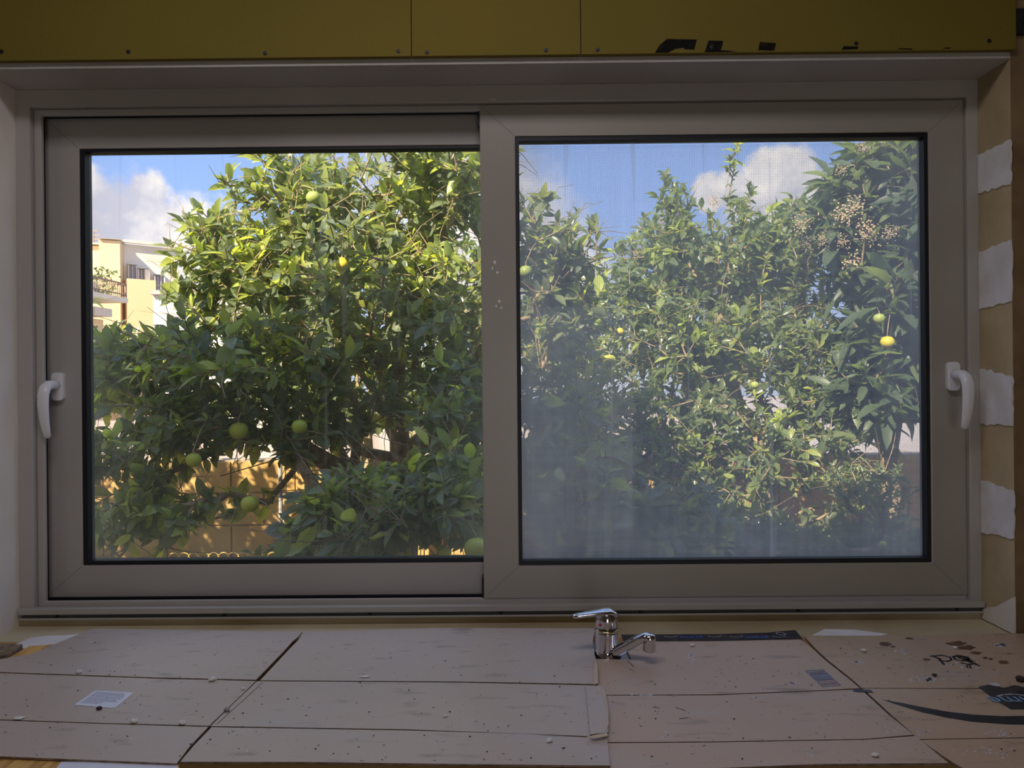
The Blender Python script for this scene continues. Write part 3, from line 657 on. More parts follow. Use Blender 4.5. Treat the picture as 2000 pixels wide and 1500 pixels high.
# black shipping label at the right edge
zl_ = zi + .0004
lb = empty('packing_tape', Zp(1970, 1360, ZC + .004), 'crumpled black tape piece with a white arrow print at the right picture edge', 'tape')
bm = bmesh.new(); prism(bm, [Zp(a, b, zl_) for a, b in ((1911, 1342), (1944, 1335), (1950, 1340), (1958, 1345), (1982, 1339), (2010, 1345), (2090, 1344), (2110, 1384), (1974, 1385), (1940, 1364))], (0, 0, .0008)); bmobj('tape_strip', bm, tape_m, lb)
text('prime', 1992, 1367, zl_ + .0012, .040, R(180), mat('pale_blue_print', (.22, .42, .62), .5), lb)
bm = bmesh.new(); ribbon(bm, [Zp(a, b, zl_) for a, b in ((1948, 1361), (1960, 1358), (1980, 1357), (2005, 1360), (2025, 1364))], .0035, zl_ + .001, .0002)
bmobj('curved_arrow_print', bm, whitet_m, lb)
bm = bmesh.new(); prism(bm, [Zp(a, b, zl_) for a, b in ((1928, 1337), (1946, 1335), (1956, 1342), (1944, 1341))], (0, 0, .0016)); bmobj('torn_edge', bm, scuff_m, lb)
# stains and scuffs (their own shapes on the cardboard)
for cx_, cy_, rx, ry, n in ((1730, 1258, 12, 4, 14), (1744, 1263, 6, 2, 8), (1868, 1257, 18, 5, 16), (1888, 1265, 18, 5, 16), (1908, 1275, 12, 3, 14), (1810, 1288, 8, 2.5, 10), (1960, 1294, 12, 4, 12), (1776, 1247, 8, 2, 10), (1935, 1287, 5, 2, 8), (1925, 1285, 6, 2, 8)):
    bm = bmesh.new(); prism(bm, [Zp(cx_ + rx * math.cos(t) * random.uniform(.7, 1.25), cy_ + ry * math.sin(t) * random.uniform(.7, 1.25), zi) for t in np.linspace(0, 2 * math.pi, n, endpoint=False)], (0, 0, .00015))
    bmobj('stain', bm, stain_m, c3)
def scuffs(spec, parent, z):
    bm = bmesh.new()
    for cx_, cy_, rx, ry, n in spec:
        for _ in range(n):
            u, v = random.gauss(0, .45), random.gauss(0, .45); a, b = cx_ + u * rx, cy_ + v * ry; s = random.uniform(1.0, 4.0)
            prism(bm, [Zp(a + s * math.cos(t) * random.uniform(.5, 1.3), b + s * .4 * math.sin(t) * random.uniform(.5, 1.3), z) for t in np.linspace(0, 2 * math.pi, 7, endpoint=False)], (0, 0, .00015))
    o = bmobj('plaster_scuff', bm, scuff_m, parent); o['kind'] = 'stuff'; return o
scuffs([(1812, 1326, 34, 6, 60), (1675, 1294, 14, 3, 12), (1955, 1260, 12, 4, 26), (1800, 1430, 24, 10, 14), (1930, 1470, 60, 14, 30), (1762, 1272, 20, 5, 10), (1950, 1430, 50, 10, 22), (1880, 1300, 60, 14, 20)], c3, zi)
scuffs([(1350, 1282, 8, 12, 14), (1550, 1336, 14, 6, 10), (1250, 1357, 34, 2, 14), (1300, 1435, 14, 8, 8), (1580, 1470, 8, 6, 8), (1745, 1425, 30, 12, 12), (1480, 1364, 14, 4, 8)], c2, zi)
scuffs([(708, 1320, 10, 3, 8), (810, 1366, 6, 2, 5), (675, 1388, 4, 2, 3), (615, 1463, 8, 3, 5), (655, 1471, 6, 3, 5), (855, 1448, 10, 3, 6), (1090, 1237, 26, 2, 10), (720, 1275, 20, 3, 6), (180, 1255, 10, 2, 4), (1100, 1461, 4, 3, 4)], c1, Z1 + TH + .0001)
# tears in carton 2
for q_ in ([(1320, 1382), (1333, 1386), (1339, 1389)], [(1327, 1404), (1343, 1402)], [(1275, 1381), (1288, 1383)], [(1225, 1290), (1238, 1302)]): crease([q_], zi, c2, .0014, crumbd_m, 'tear')
# paper label on the left carton
za_ = Z1 + TH + .0003
pl = empty('paper_label', Zp(203, 1365, za_), 'white sticker with tiny grey print on the left cardboard', 'label')
lq = [(145, 1377), (186, 1349), (262, 1353), (226, 1382), (216, 1383)]
bm = bmesh.new(); prism(bm, [Zp(a, b, za_) for a, b in lq], (0, 0, .0004)); bmobj('label_sheet', bm, paper_m, pl)
bm = bmesh.new(); q = [Zp(a, b, za_) for a, b in ((145, 1377), (186, 1349), (262, 1353), (224, 1383))]
for i in range(9):
    t = .12 + i * .088; a = q[1].lerp(q[0], t); b = q[2].lerp(q[3], t); u = .08
    while u < .85:
        w = random.uniform(.03, .12); 
        if u + w < .92 and not (i > 6 and u > .5): ribbon(bm, [a.lerp(b, u), a.lerp(b, u + w)], .0014, za_ + .0005, .0001)
        u += w + .018
bmobj('printed_text_lines', bm, ink_m, pl)

# ------------------------------------------------------------------ tap
tb = Zp(1185, 1281, ZC + .0013)
tap = empty('kitchen_tap', tb, 'chrome single-lever kitchen tap standing behind the cardboard cut-out', 'tap')
bm = bmesh.new(); lathe(bm, [(.024, 0), (.0245, .004), (.0215, .007), (.0205, .012), (.0205, .044), (.0208, .047)], tb, 32); bmobj('tap_body', bm, chrome_m, tap, smooth=True)
bm = bmesh.new(); lathe(bm, [(.0212, .0472), (.0217, .0485), (.0217, .0500), (.0212, .0512)], tb, 32); bmobj('collar', bm, mat('brass_ring', (.75, .66, .45), .2, metal=1), tap, smooth=True)
bm = bmesh.new(); lathe(bm, [(.0206, .0514), (.0206, .068), (.0200, .074), (.0175, .080), (.012, .0835), (.004, .0845)], tb, 32); bmobj('cartridge_head', bm, chrome_m, tap, smooth=True)
bm = bmesh.new()
sweep(bm, [tb + Vector(v) for v in ((.019, .003, .073), (.014, .002, .079), (.004, 0, .0835), (-.012, -.004, .0835), (-.032, -.009, .082), (-.052, -.014, .0805), (-.063, -.017, .080))],
      [(.008, .004), (.015, .006), (.0185, .0065), (.0165, .0052), (.0125, .0045), (.010, .0042), (.0075, .0036)], 18)
bmobj('lever', bm, chrome_m, tap, smooth=True)
bm = bmesh.new(); blob(bm, tb + Vector((-.0135, -.0155, .063)), .0028, 2); bmobj('hot_cold_dot', bm, red_m, tap, smooth=True)
bm = bmesh.new()
sweep(bm, [tb + Vector(v) for v in ((.004, -.010, .006), (.020, -.020, .018), (.040, -.032, .034), (.056, -.043, .047), (.064, -.048, .0515), (.072, -.053, .053))],
      [(.0115, .0095), (.0120, .0095), (.0115, .009), (.011, .009), (.0115, .009), (.012, .006)], 18)
bmobj('spout', bm, chrome_m, tap, smooth=True)
bm = bmesh.new(); lathe(bm, [(.0105, .028), (.0112, .030), (.0112, .048), (.0118, .054), (.009, .058), (.003, .059)], tb + Vector((.070, -.052, .0)), 24); bmobj('aerator', bm, chrome_m, tap, smooth=True)
bm = bmesh.new(); lathe(bm, [(.027, 0), (.027, .0025), (.023, .004)], tb, 28); bmobj('base_gasket', bm, gask_shade_m, tap, smooth=True)

# ------------------------------------------------------------------ crumbs
crs = [(415, 1326, .0060, 'white plaster crumb on the crease left of the carton slot'), (262, 1408, .0050, 'round white crumb in front of the paper sticker'), (37, 1402, .0058, 'flat white crumb near the left picture edge'),
       (154, 1312, .0048, 'white crumb above the paper sticker'), (356, 1411, .0045, 'small pale crumb left of the slanted slot'), (443, 1386, .0045, 'grey crumb lying on the slanted carton fold'),
       (475, 1345, .0030, 'tiny white crumb at the upper end of the slanted fold'), (194, 1383, .0040, 'dark crumb touching the front edge of the paper sticker'), (683, 1307, .0022, 'tiny white crumb above the thin white flake'),
       (713, 1321, .0055, 'thin white flake on the middle cardboard'), (1352, 1260, .0042, 'white crumb right of the tap spout'), (1687, 1270, .0048, 'white crumb just right of the cardboard seam'),
       (1709, 1474, .0042, 'pale crumb at the front right of the brown carton'), (1866, 1265, .0040, 'white crumb on the brown stain'), (1073, 1446, .0040, 'yellowish crumb left of the torn carton corner'),
       (870, 1398, .0032, 'round pale crumb in the middle of the left carton'), (1993, 1326, .0075, 'dark grey pebble at the right picture edge'), (1825, 1318, .0034, 'dark crumb below the marker scrawl'), (1277, 1262, .0038, 'dark grey crumb under the tap spout')]
for px, py, r, lab in crs:
    z = (Z1 if px < 1150 else Z2) + TH + .0003
    m = crumbd_m if 'dark' in lab else (mat('grey_crumb', (.32, .30, .30), .9) if 'grey' in lab else crumb_m)
    bm = bmesh.new(); sc = (1.5, .8, .25) if 'fla' in lab else (1.15, .9, .65); c_ = Zp(px, py, z + r * sc[2] * .8); blob(bm, c_, r, 2, .22, sc)
    tag(bmobj('crumb', bm, m), lab, 'crumb', 'plaster crumbs on the cardboard')
bm = bmesh.new()
for i in range(210):
    px = random.uniform(0, 2000); py = random.uniform(1262, 1484)
    if 1140 < px < 1245 and py < 1300: continue
    if 1165 < px < 1700 and random.random() < .35: px, py = random.gauss(1400, 60), random.gauss(1315, 14)
    if px > 1150 or py > 1262:
        z = (Z1 if px < 1160 else Z2) + TH + .0001; r = random.uniform(.0004, .0013)
        res = bmesh.ops.create_icosphere(bm, subdivisions=1, radius=r); c_ = Zp(px, py, z + r * .5)
        for v in res['verts']: v.co = Vector((v.co.x * 1.4, v.co.y, v.co.z * .6)) + c_
tag(bmobj('grit', bm, crumbd_m), 'fine dark building grit scattered over all the cardboard', 'grit', kind='stuff')

# ------------------------------------------------------------------ garden ground and walls
bm = bmesh.new(); box(bm, -9, 9, YO, 6.6, -.15, ZG); tag(bmobj('garden_ground', bm, soil_m), 'brown garden soil outside the window', 'ground', kind='structure')
bm = bmesh.new(); box(bm, -45, 30, 6.6, 70, -.15, ZG - .01); tag(bmobj('street_ground', bm, pave_m), 'pale sunlit street beyond the garden wall', 'ground', kind='structure')
YGW = 5.9
gw = empty('garden_wall', (0, YGW, 0), 'ochre limestone block wall at the back of the garden', 'wall', kind='structure')
bm = bmesh.new(); box(bm, -5, 5.5, YGW + .015, YGW + .2, 0, .80); bmobj('wall_core', bm, mort_m, gw)
for row in range(3):
    x = -5 + (row % 2) * .27
    while x < 5.4:
        w = .53; bm = bmesh.new(); box(bm, x + .005, x + w - .005, YGW + random.uniform(-.006, .004), YGW + .016, row * .265 + .006, row * .265 + .259)
        bmobj('stone_block', bm, gwall_m, gw, bevel=.006); x += w
bm = bmesh.new(); box(bm, -8, 3, 9.2, 9.4, 0, .98); tag(bmobj('street_wall', bm, wwall_m), 'low white sunlit wall beyond the garden wall', 'wall', kind='structure')
# hooped wire edging
we = empty('wire_edging', (atY(470, 1090, 5.2).x, 5.2, 0), 'yellow hooped wire edging low in front of the garden wall', 'edging')
x0, x1 = atY(330, 1090, 5.2).x, atY(640, 1090, 5.2).x; n = 16; st = (x1 - x0) / n
zt_ = atY(480, 1079, 5.2).z
for i in range(n):
    bm = bmesh.new(); cx_ = x0 + st * (i + .5)
    pts = [(cx_ - st * .55, 5.2, 0.0), (cx_ - st * .55, 5.2, zt_ - st * .5)] + [(cx_ - st * .55 * math.cos(t), 5.2 + .004 * (i % 2), zt_ - st * .5 + st * .5 * math.sin(t)) for t in np.linspace(.2, math.pi - .2, 7)] + [(cx_ + st * .55, 5.2, zt_ - st * .5), (cx_ + st * .55, 5.2, 0)]
    sweep(bm, pts, [.004] * len(pts), 6, up=(0, 1, .001)); bmobj('hoop', bm, wire_m, we)
p0 = atY(548, 960, 4.3); p1 = atY(544, 893, 4.3)
gp = empty('garden_post', (p0.x, 4.3, 0), 'slim grey post with a blue cap behind the citrus branches', 'post')
bm = bmesh.new(); sweep(bm, [(p0.x, 4.3, 0), (p0.x, 4.3, p1.z)], [.012, .012], 10, up=(0, 1, 0)); bmobj('pole', bm, postg_m, gp)
bm = bmesh.new(); lathe(bm, [(.022, 0), (.024, .012), (.016, .024), (.004, .028)], (p0.x, 4.3, p1.z), 14); bmobj('cap', bm, bluec_m, gp, smooth=True)

# ------------------------------------------------------------------ buildings
class Plane:
    def __init__(s, pxa, Ya, pxb, Yb):
        s.a = atY(pxa, 560, Ya); s.b = atY(pxb, 560, Yb); s.u = (s.b - s.a); s.u.z = 0; s.len = s.u.length; s.u.normalize(); s.n = Vector((s.u.y, -s.u.x, 0))   # towards camera
    def pt(s, px, py, off=0):
        d = ray(px, py); n = s.n; q = s.a + n * off; t = (q - CAM).dot(n) / d.dot(n); return CAM + d * t
    def slab(s, bm, px0, py0, px1, py1, front, back, z0=None):
        """axis-aligned on the plane: pixel top-left to bottom-right"""
        a = s.pt(px0, py0); b = s.pt(px1, py1); ua = (a - s.a).dot(s.u); ub = (b - s.a).dot(s.u); zt = a.z; zb = b.z if z0 is None else z0
        P = [s.a + s.u * u_ for u_ in (ua, ub)]
        q = [Vector((P[0].x, P[0].y, zb)), Vector((P[1].x, P[1].y, zb)), Vector((P[1].x, P[1].y, zt)), Vector((P[0].x, P[0].y, zt))]
        prism(bm, [v + s.n * front for v in q], s.n * (-(front - back)))
        return q
FA = Plane(150, 13.0, 250, 14.6); FT = Plane(160, 15.6, 245, 15.9); FR = Plane(241, 16.0, 335, 16.6)
ab = empty('apartment_building', (FT.a.x, 15.5, 0), 'yellow and orange flat-roofed apartment building with an iron balcony', 'building')
def part(name, m, pl_, spec, parent, label=None, bevel=0):
    bm = bmesh.new()
    for s_ in spec: pl_.slab(bm, *s_)
    o = bmobj(name, bm, m, parent, bevel=bevel)
    if label: o['label'] = label
    return o
part('facade_wall', by_m, FT, [(90, 475, 199, 700, 0, -5, 0)], ab, 'pale yellow upper wall')
part('stair_tower', bo_m, FT, [(198.5, 474, 241, 700, .35, -4, 0)], ab, 'orange stair tower')
part('roof_edge', bc_m, FT, [(90, 473, 199, 476, .1, -5), (198, 472, 241.5, 474.5, .42, -4)], ab)
part('water_tank', bg_m, FT, [(199, 467, 239, 473, 0, -1.4), (206, 465, 218, 468, -.2, -1.0)], ab, 'grey rooftop tank')
bm = bmesh.new(); a = FT.pt(183, 474, -1); t_ = FT.pt(183, 451, -1); sweep(bm, [a, t_], [.02, .015], 6, up=(0, 1, 0))
for z_, w_ in ((t_.z, .12), (t_.z - .10, .16), (t_.z - .2, .2)): box(bm, a.x - w_, a.x + w_, a.y - .01, a.y + .01, z_ - .01, z_ + .01)
bmobj('roof_aerial', bm, iron_m, ab)
part('side_wing', bc_m, FR, [(241, 476, 350, 700, 0, -4, 0)], ab, 'cream side wing')
part('parapet', bc_m, FR, [(240.5, 474, 352, 480, .10, .0)], ab)
part('lower_block', bo_m, FR, [(241.5, 549, 297, 700, .5, 0.02, 0)], ab, 'orange lower storey')
for (x0, y0, x1, y1, k) in ((248, 516, 266, 551, 2), (267, 524, 289, 551, 3), (299, 536, 320, 584, 3)):
    wn_ = part('window', bw_m, FR, [(x0, y0, x1, y0 + 3, .16, 0), (x0, y0 + 3, x0 + 2, y1, .16, 0), (x1 - 2, y0 + 3 + (x1 - x0) * .2, x1, y1, .16, 0)], ab)
    part('pane', blind_m, FR, [(x0 + 2, y0 + 3, x1 - 2, y1, .06, 0)], wn_)
    w_ = (x1 - x0 - 4) / k
    part('mullion', bw_m, FR, [(x0 + 2 + i * w_ - .7, y0 + 4, x0 + 2 + i * w_ + .7, y1, .12, 0) for i in range(1, k)], wn_)
part('shutter', bc_m, FR, [(280, 528, 289, 550, .2, 0)], ab)
part('lower_wall', bc_m, FA, [(60, 592, 215, 700, -1.1, -6, 0)], ab, 'cream lower wall behind the balcony')
part('upper_wall', by_m, FA, [(60, 480, 172, 592, -1.1, -2)], ab)
sh = part('shuttered_door', brown_m, FA, [(166, 604, 207, 700, -1.02, -1.1, 0.2)], ab)
part('door_leaf', bw_m, FA, [(168 + i * 9.5, 607 + i * 1.2, 176 + i * 9.5, 700, -.98, -1.06, .25) for i in range(4)], sh)
bal = part('balcony', bc_m, FA, [(100, 555, 251, 600, 0, -1.2)], ab) if False else None
bm = bmesh.new(); a = FA.pt(150, 565); b = FA.pt(250, 590); c_ = FA.pt(250, 583)
zs1, zs0 = FA.pt(250, 583).z, FA.pt(250, 592).z
ua = -1.5; P = lambda u_, n_: FA.a + FA.u * u_ + FA.n * n_
ue = (c_ - FA.a).dot(FA.u)
def fbox(bm, u0, u1, n0, n1, z0, z1):
    q = [P(u0, n0), P(u1, n0), P(u1, n1), P(u0, n1)]; prism(bm, [Vector((v.x, v.y, z0)) for v in q], (0, 0, z1 - z0))
fbox(bm, ua, ue, -1.2, 0, zs0, zs1); bal = bmobj('balcony', bm, bc_m, ab)
zr = FA.pt(249, 554).z
bm = bmesh.new(); fbox(bm, ua, ue, -.05, -.02, zr - .03, zr); fbox(bm, ua, ue, -.05, -.02, zs1 + .06, zs1 + .08); fbox(bm, ue - .03, ue, -1.2, -.02, zr - .03, zr)
bmobj('handrail', bm, iron_m, bal)
bm = bmesh.new(); u_ = ua
while u_ < ue + .01:
    fbox(bm, u_ - .005, u_ + .005, -.040, -.030, zs1, zr); u_ += .062
fbox(bm, ue - .03, ue, -.05, -.02, zs1, zr); bmobj('baluster', bm, iron_m, bal)['kind'] = 'stuff'
bm = bmesh.new(); up = (FA.pt(172, 540) - FA.a).dot(FA.u); fbox(bm, up, up + .04, -1.1, -1.0, zs1, FA.pt(172, 500).z); bmobj('drainpipe', bm, brown_m, ab)
bm = bmesh.new(); u0 = (FA.pt(179, 560) - FA.a).dot(FA.u); u1 = (FA.pt(204, 560) - FA.a).dot(FA.u); fbox(bm, u0, u1, -.5, -.12, zs1, zs1 + .22)
bmobj('planter_box', bm, bw_m, bal)
bm = bmesh.new()
for i in range(320):
    u_ = random.uniform(u0 + .15, ue - .05); h = random.uniform(0, .42) * (1.2 if u_ > u1 else .8); c_ = P(u_, random.uniform(-.4, -.1)); s_ = .05
    q = [Vector((c_.x, c_.y, zs1 + .03 + h)) + Vector((random.uniform(-1, 1), random.uniform(-1, 1), random.uniform(-1, 1))) * s_ for _ in range(3)]
    bm.faces.new([bm.verts.new(v) for v in q])
o = bmobj('balcony_plants', bm, plant_m, bal); o['kind'] = 'stuff'
part('bay_box', bw_m, FA, [(215, 598, 247, 619, -.3, -1.1)], ab, 'white boxed bay under the balcony')
part('bay_base', bo_m, FA, [(216, 619, 249, 700, -.5, -1.1, 0)], ab)
FW = Plane(299, 13.0, 560, 13.0)
wb = empty('white_house', (FW.a.x, 14.2, 0), 'white sunlit house wall just right of the orange building', 'building')
part('house_wall', bw_m, FW, [(299, 572, 620, 800, 0, -1.2, 0)], wb); part('roof_edge', wwall_m, FW, [(298, 568, 622, 573, .1, -1.2)], wb)
part('window', blind_m, FW, [(360, 620, 390, 680, .02, -.02)], wb)

# ------------------------------------------------------------------ trees
def leaf_template(w=.40, fold=.16, droop=.18):
    ys = [0, .22, .5, .78, 1.0]; ws = [0, .72, 1.0, .66, 0]
    V = []
    for y in ys: V.append((0, y, -droop * y * y))
    for sgn in (-1, 1):
        for k in (1, 2, 3): V.append((sgn * w * .5 * ws[k], ys[k] + .01, fold * w * ws[k] - droop * ys[k] ** 2 + (.02 if k == 2 else 0)))
    Fc = []
    for s_, flip in ((5, False), (8, True)):
        c = [0, 1, 2, 3, 4]; l = [None, s_, s_ + 1, s_ + 2, None]
        T = [(c[0], c[1], l[1]), (c[1], c[2], l[2]), (c[1], l[2], l[1]), (c[2], c[3], l[3]), (c[2], l[3], l[2]), (c[3], c[4], l[3])]
        Fc += [t[::-1] if flip else t for t in T]
    return np.array(V, float), np.array(Fc, int)
def bases(dirs, nrm):
    y = dirs / np.linalg.norm(dirs, axis=1, keepdims=True)
    z = nrm - (nrm * y).sum(1, keepdims=True) * y; z /= np.linalg.norm(z, axis=1, keepdims=True) + 1e-9
    x = np.cross(y, z); return np.stack([x, y, z], axis=2)      # columns
def leaf_mass(name, pos, B, size, tint, tmpl, m, parent):
    V, Fc = tmpl; n = len(pos)
    co = np.einsum('nij,vj->nvi', B, V) * size[:, None, None] + pos[:, None, :]
    faces = (Fc[None] + (np.arange(n) * len(V))[:, None, None]).reshape(-1, 3)
    me = bpy.data.meshes.new(name); me.vertices.add(n * len(V)); me.vertices.foreach_set('co', co.reshape(-1))
    me.loops.add(faces.size); me.loops.foreach_set('vertex_index', faces.reshape(-1).astype(np.int32))
    me.polygons.add(len(faces)); me.polygons.foreach_set('loop_start', np.arange(0, faces.size, 3, dtype=np.int32)); me.polygons.foreach_set('use_smooth', np.ones(len(faces), bool))
    at = me.attributes.new('tint', 'FLOAT', 'POINT'); at.data.foreach_set('value', np.repeat(tint, len(V)).astype(np.float32))
    me.update(); me.validate()
    o = link(name, me, m, parent); o['kind'] = 'stuff'; return o

VIEW = [(165, 940, 290, 1098), (1018, 1808, 268, 1095)]
def tree(name, label, base, blobs, ntips, per, lsize, mats, tmpl, group, trunk, droop=0.0, lw=.45, tipr=.0022, single=300, twigs=0.16):
    """blobs: (px,py,depth,rx_px,ry_px,rz_m,weight); trunk: list of (px,py,depth) nodes from the ground up"""
    t = empty(name, base, label, 'tree', group)
    C_, Rr, Wt = [], [], []
    for (px, py, d, rx, ry, rz, w) in blobs:
        c = atY(px, py, d); C_.append(c); Rr.append((rx * d / F, rz, ry * d / F)); Wt.append(w * (rx * ry) ** .75)
    C_ = np.array([list(c) for c in C_]); Rr = np.array(Rr); Wt = np.array(Wt); Wt /= Wt.sum()
    idx = rng.choice(len(C_), ntips, p=Wt)
    u = rng.normal(size=(ntips, 3)); u /= np.linalg.norm(u, axis=1, keepdims=True); rad = rng.random(ntips) ** .42
    tips = C_[idx] + u * rad[:, None] * Rr[idx]
    tips[:, 1] = np.maximum(tips[:, 1], 1.74 + .28); tips = tips[tips[:, 2] > .08]
    nodes = [np.array([base[0], base[1], 0.])]; par = [-1]
    for (px, py, d) in trunk[0]:
        nodes.append(np.array(list(atY(px, py, d)))); par.append(len(nodes) - 2)
    top = len(nodes) - 1; topp = nodes[top]
    for ln in trunk[1:]:
        pi = ln[0]
        for (px, py, d) in ln[1:]:
            nodes.append(np.array(list(atY(px, py, d)))); par.append(pi); pi = len(nodes) - 1
    order = np.argsort(np.linalg.norm(tips - topp, axis=1)); isleaf = []; tipnode = []
    depth_ = [0] * len(nodes)
    dist = [0.0]
    for i in range(1, len(nodes)): dist.append(dist[par[i]] + np.linalg.norm(nodes[i] - nodes[par[i]]))
    for k in order:
        p = tips[k]; A = np.array(nodes); dd = np.linalg.norm(A - p, axis=1) + .35 * np.array(dist); dd[0] += 9
        j = int(np.argmin(dd)); L_ = np.linalg.norm(p - nodes[j]); m_ = max(1, int(L_ / .14)); prev = j
        side = rng.normal(size=3) * .07 * L_
        for s_ in range(1, m_ + 1):
            q = nodes[j] + (p - nodes[j]) * (s_ / m_) + side * math.sin(math.pi * s_ / m_) + (rng.normal(size=3) * .010 if s_ < m_ else 0) + np.array([0, 0, -.05 * L_ * math.sin(math.pi * s_ / m_)])
            nodes.append(q); par.append(prev); dist.append(dist[prev] + np.linalg.norm(q - nodes[prev])); prev = len(nodes) - 1
        tipnode.append(prev)
    n = len(nodes); load = np.zeros(n)
    for tn in tipnode: load[tn] += 1
    for i in range(n - 1, 0, -1): load[par[i]] += load[i]
    r_ = tipr * np.maximum(load, 1) ** .46
    A = np.array(nodes)
    # tubes, one segment per node
    vs, fs = [], []; ns = 5
    for i in range(1, n):
        a, b = A[par[i]], A[i]; d = b - a; Ld = np.linalg.norm(d)
        if Ld < 1e-5: continue
        d = d / Ld; h = np.array([0, 0, 1.]) if abs(d[2]) < .9 else np.array([1., 0, 0]); s_ = np.cross(d, h); s_ /= np.linalg.norm(s_); w_ = np.cross(s_, d)
        ra = min(r_[par[i]], r_[i] * 1.5); rb = r_[i]; k_ = len(vs); sd_ = 8 if rb > .012 else ns
        for (c, rr_) in ((a - d * ra * .2, ra), (b, rb)):
            for q in range(sd_):
                an = 2 * math.pi * q / sd_; vs.append(c + s_ * rr_ * math.cos(an) + w_ * rr_ * math.sin(an))
        for q in range(sd_): fs.append((k_ + q, k_ + (q + 1) % sd_, k_ + sd_ + (q + 1) % sd_, k_ + sd_ + q))
    # bare twiglets
    tn_ = int(n * twigs)
    for i in rng.choice(n, tn_):
        a = A[i]; d = rng.normal(size=3) + np.array([0, -.2, .3]); d /= np.linalg.norm(d); Lt = rng.uniform(.08, .28); k_ = len(vs)
        mid = a + d * Lt * .5 + rng.normal(size=3) * .012; e_ = a + d * Lt
        h = np.array([0.1, .2, 1.]); s_ = np.cross(d, h); s_ /= np.linalg.norm(s_); w_ = np.cross(s_, d)
        for (c, rr_) in ((a, .0028), (mid, .002), (e_, .0009)):
            for q in range(3): an = 2 * math.pi * q / 3; vs.append(c + s_ * rr_ * math.cos(an) + w_ * rr_ * math.sin(an))
        for seg in (0, 3):
            for q in range(3): fs.append((k_ + seg + q, k_ + seg + (q + 1) % 3, k_ + seg + 3 + (q + 1) % 3, k_ + seg + 3 + q))
    me = bpy.data.meshes.new('branches'); me.from_pydata([tuple(v) for v in vs], [], fs); me.polygons.foreach_set('use_smooth', [True] * len(me.polygons))
    link('branches', me, mats[2], t)
    # leaves round each tip and along the last nodes
    pos, dr, nr, sz, tn = [], [], [], [], []
    for ti in tipnode:
        ax = A[ti] - A[par[ti]]; ax /= np.linalg.norm(ax) + 1e-9; young = rng.random() < .16
        m_ = max(3, int(rng.normal(per, per * .25)))
        for k in range(m_):
            f = k / m_; p = A[ti] - (A[ti] - A[par[ti]]) * f * .95
            if f > .6 and par[ti] > 0: g_ = par[ti]; p = A[g_] + (A[par[g_]] - A[g_]) * (f - .6) * 1.5
            an = k * 2.4 + rng.normal() * .4; h = np.array([0, 0, 1.]) if abs(ax[2]) < .9 else np.array([1., 0, 0]); s_ = np.cross(ax, h); s_ /= np.linalg.norm(s_); w_ = np.cross(s_, ax)
            out_ = s_ * math.cos(an) + w_ * math.sin(an); spread = .5 + 1.0 * f
            d = ax * (1.0 - .5 * f) + out_ * spread + np.array([0, 0, -droop - .25 * f]) + rng.normal(size=3) * .22
            nn_ = np.array([0, -.25, 1.0]) + ax * .5 + rng.normal(size=3) * .45
            pos.append(p + rng.normal(size=3) * .004); dr.append(d); nr.append(nn_); sz.append(lsize * rng.choice([rng.uniform(.55, 1.0), rng.uniform(.9, 1.6)], p=[.72, .28])); tn.append(np.clip((.80 if young else .25) + rng.normal() * .18, 0, 1))
    pos, dr, nr, sz, tn = map(np.array, (pos, dr, nr, sz, tn)); B = bases(dr, nr)
    cen = pos + B[:, :, 1] * sz[:, None] * .5
    px, py, dp = project(cen); vis = np.zeros(len(pos), bool)
    for (a, b, c, d) in VIEW: vis |= (px > a) & (px < b) & (py > c) & (py < d)
    face = np.abs(((cen - CN) / np.linalg.norm(cen - CN, axis=1, keepdims=True) * B[:, :, 2]).sum(1)); area = face * (sz / dp) ** 2
    cell = (px // 14).astype(int) * 1000 + (py // 14).astype(int); best = {}
    for i in np.where(vis)[0]:
        c = cell[i]
        if c not in best or dp[i] < dp[best[c]]: best[c] = i
    front = np.array(sorted(best.values(), key=lambda i: -area[i])[:single], int)
    mask = np.ones(len(pos), bool); mask[front] = False
    leaf_mass('foliage', pos[mask], B[mask], sz[mask], tn[mask], tmpl, mats[0], t)
    V, Fc = tmpl; me = bpy.data.meshes.new('leaf'); me.from_pydata([tuple(v) for v in V], [], [tuple(int(q) for q in f) for f in Fc]); me.polygons.foreach_set('use_smooth', [True] * len(Fc)); me.materials.append(mats[1])
    for i in front:
        o = bpy.data.objects.new('leaf', me); COL.objects.link(o); o.parent = t
        Mx = Matrix([list(B[i][r]) for r in range(3)]); o.rotation_mode = 'QUATERNION'; o.rotation_quaternion = Mx.to_quaternion()
        o.location = Vector(pos[i]) - t.location; o.scale = (sz[i],) * 3
    return t, A, tipnode

